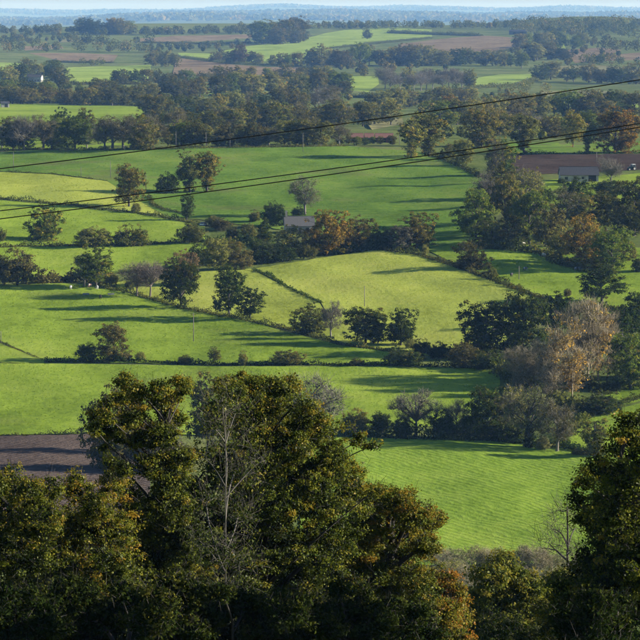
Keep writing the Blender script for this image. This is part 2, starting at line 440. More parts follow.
FIELDS = [
 # far fields
 ('grass_field', [(-20,103.5),(60,104),(143,106.5),(147,118),(141,150),(-20,151)], 'bright', 'long bright green meadow behind the tree belt at the left'),
 ('grass_field', [(66,67.5),(110,66),(151,65),(150,75),(146,84),(64,84)], 'soft', 'small bright green meadow beside the far white farmhouse'),
 ('fallow_field', [(28,53),(80,53),(118,55),(113,62),(60,61)], 'brown', 'pinkish brown strip field above the small far meadow'),
 ('fallow_field', [(176,57.5),(200,58),(232,64.5),(270,67),(300,67),(303,74),(172,77)], 'brown', 'pinkish brown field right of the small far meadow'),
 ('grass_field', [(178,53),(210,53.5),(250,46),(300,40),(326,33),(345,30),(395,27.5),(432,29.5),(432,37),(365,42),(352,46),(330,50),(318,62),(255,61),(180,57)], 'soft', 'bright green far hillside meadow below the dark wood clump'),
 ('grass_field', [(345,76),(378,76.5),(379,84),(368,92),(347,90)], 'soft', 'tiny bright green meadow patch amid far trees near the middle'),
 ('fallow_field', [(398,44),(440,39),(482,35.5),(520,38),(529,46),(502,53.5),(455,56.5),(398,48)], 'brown', 'pinkish brown ploughed far hillside at the upper right'),
 ('fallow_field', [(562,50),(600,47.5),(622,50),(592,62),(575,63)], 'brown', 'small reddish brown far field at the right'),
 ('grass_field', [(468,79),(500,74.5),(530,74),(546,76.5),(520,84.5),(470,88)], 'soft', 'pale green far meadow right of the grey bare wood'),
 ('stubble_field', [(538,66.5),(590,65),(660,69),(660,73),(560,72)], 'pale', 'thin pale stubble strip at the far right'),
 ('fallow_field', [(140,38.5),(175,36),(252,34.5),(252,38),(210,41),(140,43)], 'brown', 'narrow brown strip field below the far left ridge wood'),
 ('stubble_field', [(540,91),(600,91),(660,95),(660,98),(540,96)], 'pale', 'thin pale stubble strip behind the upper cable at right'),
 ('stubble_field', [(365,121),(402,118),(404,124),(372,130)], 'pale', 'pale stubble patch behind the red roofed sheds'),
 ('grass_field', [(430,116),(452,114),(456,119),(432,121)], 'soft', 'small pale green patch among trees right of the red roofed sheds'),
 ('grass_field', [(480,144),(660,141),(660,153.5),(498,154.5)], 'crop', 'narrow green field in front of the broad rusty tree'),
 ('tilled_field', [(498,155),(660,154),(660,169),(600,172),(520,175)], 'darksoil', 'dark tilled earth field around the white walled barn'),
 ('grass_field', [(180,105.5),(245,106),(243,110),(180,110)], 'soft', 'thin sunlit grass strip between far trees'),
 ('grass_field', [(250,84),(300,82),(300,88),(252,90)], 'soft', 'small sunlit grass clearing in the far trees'),
 ('fallow_field', [(20,46.5),(60,45),(64,48.5),(25,50.5)], 'brown', 'small reddish strip at the upper left edge'),
 ('stubble_field', [(58,39.5),(84,38.5),(84,42),(58,42.5)], 'pale', 'thin pale strip above the small reddish strip at upper left'),
 ('grass_field', [(538,40),(562,41.5),(566,48.5),(545,48)], 'soft', 'small lawn-like meadow on the upper right hillside'),
 ('fallow_field', [(590,57),(640,52.5),(670,53),(670,59),(604,61)], 'brown', 'pinkish strip at the far right under the hillside trees'),
 ('stubble_field', [(135,90),(172,87.5),(175,93),(140,95)], 'pale', 'pale strip right below the small left meadow'),
 ('grass_field', [(250,112),(292,109),(304,113.5),(258,117)], 'soft', 'narrow sunlit meadow amid the left-middle belts'),
 ('stubble_field', [(415,100.5),(470,98),(478,103),(420,106)], 'pale', 'pale strip below the grey bare wood'),
 ('grass_field', [(596,103),(655,100),(660,107),(600,109)], 'soft', 'sunlit meadow strip at the right under the upper cable'),
 ('grass_field', [(478,118),(524,112.5),(530,118.5),(484,124)], 'soft', 'sunlit meadow left under the upper cable'),
 ('grass_field', [(-20,62),(40,64),(44,70),(-20,71)], 'soft', 'pale green meadow left above the far white farmhouse'),
 ('grass_field', [(176,92),(250,90),(252,93.5),(180,97)], 'soft', 'thin meadow between the left-middle belts'),
 ('grass_field', [(360,58),(400,55),(440,57),(400,63)], 'soft', 'small meadow left of the brown far hillside'),
 # middle fields
 ('crop_field', [(-20,150.5),(120,148.5),(240,147.5),(350,146.5),(425,153),(452,163),(482,178),(490,250),(420,250),(300,232),(165,216),(140,202),(107,181),(50,174),(-20,171)], 'crop', 'wide dark green crop field below the upper tree belt'),
 ('grass_field', [(-20,171.5),(50,174.5),(107,181.5),(140,202),(165,216),(135,212),(75,205),(40,202),(-20,196)], 'yellow', 'yellowish green wedge of pasture above the lane hedge at left'),
 ('grass_field', [(-20,199),(40,204),(75,207),(135,214),(205,226),(205,241),(110,245),(-20,247)], 'bright', 'green pasture strip with the round yellow-edged tree'),
 ('grass_field', [(-20,248),(110,246.5),(205,243),(215,262),(130,272),(40,280),(-20,284)], 'bright', 'narrow bright green strip with the round bushes above it'),
 ('grass_field', [(108,284),(170,274),(250,269),(282,285.5),(320,304),(346,345),(300,332),(240,319.5),(180,308),(140,296)], 'yellow', 'yellow green pasture left of the dark ditch line'),
 ('grass_field', [(256,269),(330,257),(380,250),(420,256),(480,277),(530,296),(570,309),(500,344),(440,358),(400,353),(345,345),(321,303),(283,285)], 'yellow', 'large sunlit yellow green pasture in the middle'),
 ('grass_field', [(425,250),(480,240),(540,246),(600,262),(660,275),(660,320),(585,312),(530,294),(480,275)], 'bright', 'green pasture with grazing cows at the right'),
 ('grass_field', [(-20,285),(60,284),(100,286),(140,297),(180,309),(240,320),(340,346),(420,357),(400,365),(220,365),(45,362),(-20,332)], 'bright', 'bright green field crossed by long tree shadows at left'),
 ('grass_field', [(-20,333),(0,344),(44,361),(44,364),(-20,363)], 'bright', 'small green corner beside the track line at left'),
 ('grass_field', [(-20,364),(45,364),(220,367),(400,367),(500,370),(500,388),(470,425),(345,432),(200,436),(110,433),(60,435),(-20,436)], 'bright', 'broad bright green meadow behind the near oaks'),
 ('ploughed_field', [(-30,437),(60,436),(112,434),(150,450),(150,520),(-30,520)], 'plough', 'purplish brown ploughed field behind the left oaks'),
 ('crop_field', [(340,438),(420,440),(500,441),(560,447),(592,456),(600,470),(600,560),(520,566),(300,566),(300,450)], 'cropnear', 'drilled green field sloping down at the lower right'),
 ('grass_field', [(560,446),(585,418),(600,413),(625,408),(660,400),(660,470),(600,462),(592,455)], 'bright', 'bright green field beyond the ivy-clad tree at right'),
 ('grass_field', [(600,398),(625,388),(660,384),(660,398),(622,406)], 'bright', 'small bright green field above the dark bush at right'),
 ('grass_field', [(540,181),(600,177),(660,172),(660,205),(560,212),(530,196)], 'bright', 'sunlit grass in front of the white walled barn'),
 ('grass_field', [(600,272),(625,250),(660,245),(660,274)], 'bright', 'grass patch right of the orange topped trees'),
]
TUFTS = {
 30: ('cropblade', .16, .34, 'young crop tufts of the wide dark green field'),
 31: ('grassyellow', .20, .34, 'short yellow grass tufts of the upper left wedge'),
 32: ('grassblade', .22, .34, 'pasture grass tufts around the round yellow-edged tree'),
 42: ('grassblade', .5, .28, 'pasture grass tufts beyond the ivy-clad tree'),
 33: ('grassblade', 0.35, 0.30, 'pasture grass tufts of the narrow strip above the bare trees'),
 34: ('grassyellow', 0.50, 0.27, 'short yellow grass tufts left of the ditch line'),
 35: ('grassyellow', 0.38, 0.27, 'short yellow grass tufts of the large middle pasture'),
 36: ('grassblade', 0.35, 0.30, 'pasture grass tufts around the grazing cows'),
 37: ('grassblade', 0.50, 0.30, 'pasture grass tufts of the field with long tree shadows'),
 39: ('grassblade', 0.45, 0.27, 'meadow grass tufts behind the near oaks'),
}
for i, (nm, poly, mat, lab) in enumerate(FIELDS):
    field(nm, poly, mat, lab, step=6.0 if poly[0][1] > 140 else 7.0, tuft=TUFTS.get(i))

# ------------------------------------------------------------------ plants: generator
def unit(v): return v / np.maximum(np.linalg.norm(v, axis=-1, keepdims=True), 1e-9)
def plant_mesh(name, blobs, rng, trunk, trunk_r, ncl, leaves, leaf, clr, twigs=0, twig_len=0.8, twig_w=0.03,
               surf=0.55, sides=5, limbs=True, drop=0.0, twig_up=0.5, fine=0.012, flat=0.7, tint_out=0.45, tint_up=0.1, nb=0.85, rough=0.22):
    """blobs: (cx,cy,cz,rx,ry,rz); returns crown mesh and wood mesh"""
    blobs = np.array(blobs, float)
    vol = blobs[:, 3]*blobs[:, 4]*blobs[:, 5]
    w = vol**(2/3); w /= w.sum()
    bi = rng.choice(len(blobs), ncl, p=w)
    d = unit(rng.normal(size=(ncl, 3)))
    rr = surf + (1 - surf) * rng.random(ncl)**0.6
    ph_ = rng.random((len(blobs), 3))[bi]*6.28
    rr = rr*(1 + rough*(np.sin(d[:, 0]*5 + ph_[:, 0]) * np.sin(d[:, 1]*5 + ph_[:, 1]) + np.sin(d[:, 2]*6 + ph_[:, 2]))*.8)
    C = blobs[bi, :3] + d * rr[:, None] * blobs[bi, 3:6]
    zmin = trunk[0][2] + 0.15
    C[:, 2] = np.maximum(C[:, 2], zmin)
    # skeleton
    tp = np.array(trunk, float)
    seg = []
    for a, b in zip(tp[:-1], tp[1:]):
        n = max(2, int(np.linalg.norm(b - a) / max(0.4, trunk_r*2)))
        seg += [a + (b - a) * k / n for k in range(n)]
    seg.append(tp[-1])
    nodes = [np.array(s) for s in seg]; par = [-1] + list(range(len(seg) - 1))
    nt_ = len(seg)
    if limbs:
        tz = np.array([s[2] for s in seg])
        for b in blobs[np.argsort(-vol)]:
            c = b[:3] + rng.normal(0, 0.15, 3) * b[3:6]
            # leave the trunk below the blob
            want = c[2] - 0.8*np.linalg.norm(c[:2] - tp[-1][:2])
            j = int(np.argmin(np.abs(tz - np.clip(want, tz[0] + 0.35*(tz[-1]-tz[0]), tz[-1]))))
            p0 = nodes[j]; prev = j; k = 5
            mid = (p0 + c) / 2 + np.array([0, 0, 0.12*np.linalg.norm(c - p0)]) + rng.normal(0, 0.07, 3) * np.linalg.norm(c - p0)
            for t in np.linspace(0, 1, k + 1)[1:]:
                q = (1-t)**2*p0 + 2*t*(1-t)*mid + t*t*c
                nodes.append(q); par.append(prev); prev = len(nodes) - 1
    NN = len(nodes); tot = NN + 2*ncl
    A = np.full((tot, 3), 1e6); A[:NN] = nodes
    order = np.argsort(np.min(np.linalg.norm(C[:, None] - A[None, :NN], axis=2), axis=1)) if ncl*NN < 4e6 else np.argsort(np.linalg.norm(C - tp[-1], axis=1))
    cn = np.zeros(ncl, int); cnt = NN
    lowok = max(1, int(nt_*0.35))
    for i in order:
        p = C[i]
        dv = p - A[lowok:cnt]
        dist = np.sqrt((dv*dv).sum(1))
        cost = dist + 0.5*np.maximum(0, -dv[:, 2])
        j = int(np.argmin(cost)) + lowok
        if np.linalg.norm(p - A[j]) > clr*1.5:
            A[cnt] = (A[j] + p)/2 + rng.normal(0, 0.12, 3)*np.linalg.norm(p - A[j]) ; par.append(j); j = cnt; cnt += 1
        A[cnt] = p; par.append(j); cn[i] = cnt; cnt += 1
    A = A[:cnt]; par = np.array(par)
    load = np.ones(cnt)
    for k in range(cnt - 1, 0, -1): load[par[k]] += load[k]
    rad = fine * load**0.5
    rad = np.minimum(rad, trunk_r * 0.8)
    tb = np.arange(nt_)
    rad[:nt_] = trunk_r * (1 - 0.6*tb/max(1, nt_ - 1)); rad[0] *= 1.35
    ch = np.arange(1, cnt); pa = par[1:]
    r0 = np.minimum(rad[pa], rad[ch]*1.6)
    r0[:nt_-1] = rad[:nt_-1]
    big = rad[ch] > fine*4
    V1, Q1 = tubes(A[pa[big]], A[ch[big]], r0[big], rad[ch[big]], sides)
    V2, Q2 = tubes(A[pa[~big]], A[ch[~big]], r0[~big], rad[ch[~big]]*0.8, 3)
    WV = [V1, V2]; WQ = [Q1, Q2 + len(V1)]
    if twigs:
        base = np.repeat(C, twigs, 0); n = len(base)
        cen = blobs[np.repeat(bi, twigs), :3]
        dirv = unit(unit(base - cen)*0.8 + rng.normal(size=(n, 3))*0.7 + np.array([0, 0, twig_up]))
        L = twig_len*(0.4 + 0.9*rng.random(n))
        off = rng.normal(0, clr*0.5, (n, 3))
        s = base + off*0.6; e = s + dirv*L[:, None]
        side = unit(np.cross(dirv, rng.normal(size=(n, 3))))*twig_w*0.5
        TV = np.stack([s - side, s + side, e + side*0.4, e - side*0.4], 1).reshape(-1, 3)
        WQ.append(np.arange(len(TV)).reshape(-1, 4) + len(V1) + len(V2)); WV.append(TV)
    wood = mk_mesh(name + '_wood', np.concatenate(WV), quads=np.concatenate(WQ), smooth=True)
    crown = None
    if leaves:
        n = ncl*leaves
        base = np.repeat(C, leaves, 0); b6 = blobs[np.repeat(bi, leaves)]
        off = rng.normal(0, 1, (n, 3)); off = unit(off)*(rng.random((n, 1))**0.5)*clr*np.repeat(0.55 + 0.8*rng.random(ncl), leaves)[:, None]
        off[:, 2] *= flat
        P = base + off
        P[:, 2] = np.maximum(P[:, 2] - drop*rng.random(n), zmin - 0.1)
        outw = unit(P - b6[:, :3])
        nrm = unit(outw*nb + unit(off)*0.5 + rng.normal(size=(n, 3))*0.75 + np.array([0, 0, 0.35]))
        ax = unit(np.cross(nrm, rng.normal(size=(n, 3)))); ay = np.cross(nrm, ax)
        s = leaf*(0.5 + 0.95*rng.random(n)**1.4)[:, None]
        fold = nrm*s*0.16
        Vv = np.stack([P - ax*s*0.5, P - ay*s*0.33 + fold, P + ax*s*0.5, P + ay*s*0.33 + fold], 1).reshape(-1, 3)
        q = np.arange(len(Vv)).reshape(-1, 4)
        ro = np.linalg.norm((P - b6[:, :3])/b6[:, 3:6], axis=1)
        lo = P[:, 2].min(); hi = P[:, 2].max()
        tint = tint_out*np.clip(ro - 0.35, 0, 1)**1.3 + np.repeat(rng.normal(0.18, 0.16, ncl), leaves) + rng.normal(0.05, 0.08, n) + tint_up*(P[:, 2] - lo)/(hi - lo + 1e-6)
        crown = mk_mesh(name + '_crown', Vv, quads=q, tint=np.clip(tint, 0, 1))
    allp = np.concatenate(([Vv] if crown is not None else []) + WV)
    zt = np.percentile(Vv[:, 2] if leaves > 5 else allp[:, 2], 99.3)
    rd = np.percentile(np.abs((Vv if leaves > 5 else np.concatenate(WV))[:, 0]), 98.5)
    return crown, wood, zt, 2*rd

def rand_blobs(rng, h, w, z0, zc, n, lobe=0.40, squash=1.0):
    """irregular crown: a core and lobes on it; h full height, w full width"""
    core = [(0, 0, zc, w*0.36, w*0.36, (h - zc)*0.72)]
    out = core
    for k in range(n):
        th = k*2.399 + rng.normal(0, 0.35)
        v = rng.uniform(-1.0, 1.0)
        c = math.sqrt(max(0.05, 1 - v*v*0.85))
        r = w*lobe*rng.uniform(0.55, 0.95)*0.55
        zz = zc + v*((h - zc) if v > 0 else (zc - z0))*0.8
        rad = w*0.5*c*0.68*rng.uniform(0.7, 1.1)
        out.append((rad*math.cos(th), rad*math.sin(th), zz, r, r, r*rng.uniform(0.7, 0.95)*squash))
    return out
PROTO = {}
def protos(kind, count, fn):
    PROTO[kind] = [fn(np.random.default_rng(100*hash_(kind) + k), '%s_%d' % (kind, k)) for k in range(count)]
def hash_(s): return sum(ord(c)*(i + 3) for i, c in enumerate(s)) % 9973
# canonical height 10 m, width as given by `WID`
WID = {}
def p_oak(rng, nm):
    b = rand_blobs(rng, 10, 9.5, .7, 5.0, 22, lobe=.50)
    return plant_mesh(nm, b, rng, [(0,0,-.4),(rng.normal(0,.15),rng.normal(0,.15),2.4),(rng.normal(0,.3),0,5.8)], .34, 340, 34, .34, .70, surf=.68, fine=.022, twigs=3, twig_len=.6, twig_w=.025)
WID['oak'] = 9.5
def p_ash(rng, nm):
    b = rand_blobs(rng, 10, 6.8, 1.0, 5.3, 18, lobe=.54)
    return plant_mesh(nm, b, rng, [(0,0,-.4),(rng.normal(0,.15),rng.normal(0,.1),3),(rng.normal(0,.3),0,7.2)], .26, 260, 34, .30, .58, surf=.62, fine=.02, twigs=4, twig_len=.7, twig_w=.024)
WID['ash'] = 6.6
def p_round(rng, nm):
    b = rand_blobs(rng, 10, 10, 0.8, 4.9, 20, lobe=.54)
    b += [(2.4,0,1.9,2.0,2.2,1.7),(-2.3,1,1.9,2.1,2.1,1.7),(0,-2.3,1.8,2.1,2,1.6)]
    return plant_mesh(nm, b, rng, [(0,0,-.4),(0,.1,1.8),(.1,0,5.5)], .3, 340, 34, .36, .76, surf=.7, fine=.02, twigs=3, twig_len=.7, twig_w=.03)
WID['round'] = 10.0
def p_bush(rng, nm):
    b = [(rng.uniform(-5,5), rng.uniform(-3,3), rng.uniform(2.5,5.2), rng.uniform(2.2,3.6), rng.uniform(2.2,3.4), rng.uniform(2.0,3.0)) for _ in range(12)]
    b += [(0,0,5.2,4.6,3.6,3.6),(3.5,0,2.6,3.2,3,2.6),(-3.5,0,2.6,3.2,3,2.6)]
    return plant_mesh(nm, b, rng, [(0,0,-.5),(.3,0,1.6),(0,.3,4.5)], .3, 300, 32, .44, .95, surf=.55, fine=.03, twigs=5, twig_len=1.0, twig_w=.05, rough=.12)
WID['bush'] = 15.0
def p_bare(rng, nm):
    b = rand_blobs(rng, 9.6, 8.5, 2.6, 5.8, 13)
    return plant_mesh(nm, b, rng, [(0,0,-.4),(rng.normal(0,.2),0,2.2),(rng.normal(0,.4),.1,5.5)], .26, 260, 3, .26, .7, surf=.3, fine=.022, twigs=16, twig_len=1.15, twig_w=.035, twig_up=.6)
WID['bare'] = 9.0
def p_poplar(rng, nm):
    b = [(rng.normal(0,.5), rng.normal(0,.5), z, .75+.5*math.sin(math.pi*(z-1)/9.5)*1.1, .75+.5*math.sin(math.pi*(z-1)/9.5)*1.1, 1.1) for z in np.linspace(1.6, 9.0, 12)]
    return plant_mesh(nm, b, rng, [(0,0,-.4),(.05,0,5),(0,.05,9.3)], .11, 210, 4, .26, .5, surf=.2, fine=.012, twigs=13, twig_len=1.1, twig_w=.026, twig_up=1.4, limbs=False)
WID['poplar'] = 3.4
def p_willow(rng, nm):
    b = rand_blobs(rng, 10, 9, 2.4, 6.0, 15, lobe=.42)
    return plant_mesh(nm, b, rng, [(0,0,-.4),(.2,0,2),(-.2,.1,5.2)], .36, 240, 20, .26, .8, surf=.4, fine=.024, twigs=12, twig_len=1.0, twig_w=.026, twig_up=.4)
WID['willow'] = 9.0
def p_ivy(rng, nm):
    b = [(rng.normal(0,.25), rng.normal(0,.25), z, 1.25, 1.25, 1.0) for z in np.linspace(.7, 5.0, 7)]
    b += rand_blobs(rng, 10, 6.2, 2.0, 6.0, 13, lobe=.52)
    return plant_mesh(nm, b, rng, [(0,0,-.4),(.1,0,3),(0,.1,8)], .24, 250, 32, .30, .55, surf=.45, fine=.018, twigs=3, twig_len=.6, twig_w=.024)
WID['ivy'] = 5.6
def p_cone(rng, nm):
    b = [(rng.normal(0,.2), rng.normal(0,.2), z, 3.1*(1-z/10.8)+.3, 3.1*(1-z/10.8)+.3, .9) for z in np.linspace(1, 9.5, 12)]
    return plant_mesh(nm, b, rng, [(0,0,-.4),(0,0,5),(0,0,9.4)], .2, 190, 34, .34, .65, surf=.55, fine=.015, limbs=False)
WID['cone'] = 6.4
def p_multi(rng, nm):
    b = rand_blobs(rng, 9.6, 10, 3.4, 6.4, 14)
    return plant_mesh(nm, b, rng, [(0,0,-.4),(.2,0,.6),(.3,0,3.4)], .42, 260, 4, .3, .75, surf=.25, fine=.032, twigs=18, twig_len=1.2, twig_w=.034, twig_up=1.0)
WID['multi'] = 10.0
def p_gold(rng, nm):
    b = [(rng.normal(0,.5), rng.normal(0,.5), z, .75+.5*math.sin(math.pi*(z-1)/9.5)*1.1, .75+.5*math.sin(math.pi*(z-1)/9.5)*1.1, 1.1) for z in np.linspace(1.6, 9.0, 12)]
    return plant_mesh(nm, b, rng, [(0,0,-.4),(.05,0,5),(0,.05,9.3)], .11, 210, 10, .26, .5, surf=.2, fine=.012, twigs=9, twig_len=1.0, twig_w=.026, twig_up=1.4, limbs=False)
WID['goldpoplar'] = 3.4
protos('goldpoplar', 2, p_gold)
protos('oak', 5, p_oak); protos('ash', 4, p_ash); protos('round', 4, p_round); protos('bush', 4, p_bush)
protos('bare', 3, p_bare); protos('poplar', 3, p_poplar); protos('willow', 3, p_willow); protos('ivy', 3, p_ivy)
protos('cone', 1, p_cone); protos('multi', 2, p_multi)

PK = [0]
def plant(kind, px, row, hpx, wpx, leafmat, label, group=None, name=None, bark='bark', cat=None, pos=None, sink=0.0):
    PK[0] += 1
    p = p2w(px, row)[0] if pos is None else np.array(pos)
    s = mpp(p)
    H = hpx*s; Wd = wpx*s
    cm, wm, ph, pw = PROTO[kind][PK[0] % len(PROTO[kind])]
    z = H/ph; xy = Wd*1.06/pw
    nm = name or {'bush': 'bush', 'poplar': 'poplar_tree', 'goldpoplar': 'poplar_tree', 'bare': 'bare_tree', 'multi': 'bare_tree', 'willow': 'airy_tree'}.get(kind, 'tree')
    o = empty(nm, (float(p[0]), float(p[1]), float(p[2]) - sink), random.uniform(0, 6.28), (xy, xy, z))
    # prototypes are about as deep as wide, so turning them is free
    link('trunk' if nm != 'bush' else 'stems', wm, M[bark], o)
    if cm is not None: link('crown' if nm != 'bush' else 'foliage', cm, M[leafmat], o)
    tag(o, label, cat or ('bush' if kind == 'bush' else 'tree'), group)
    return o

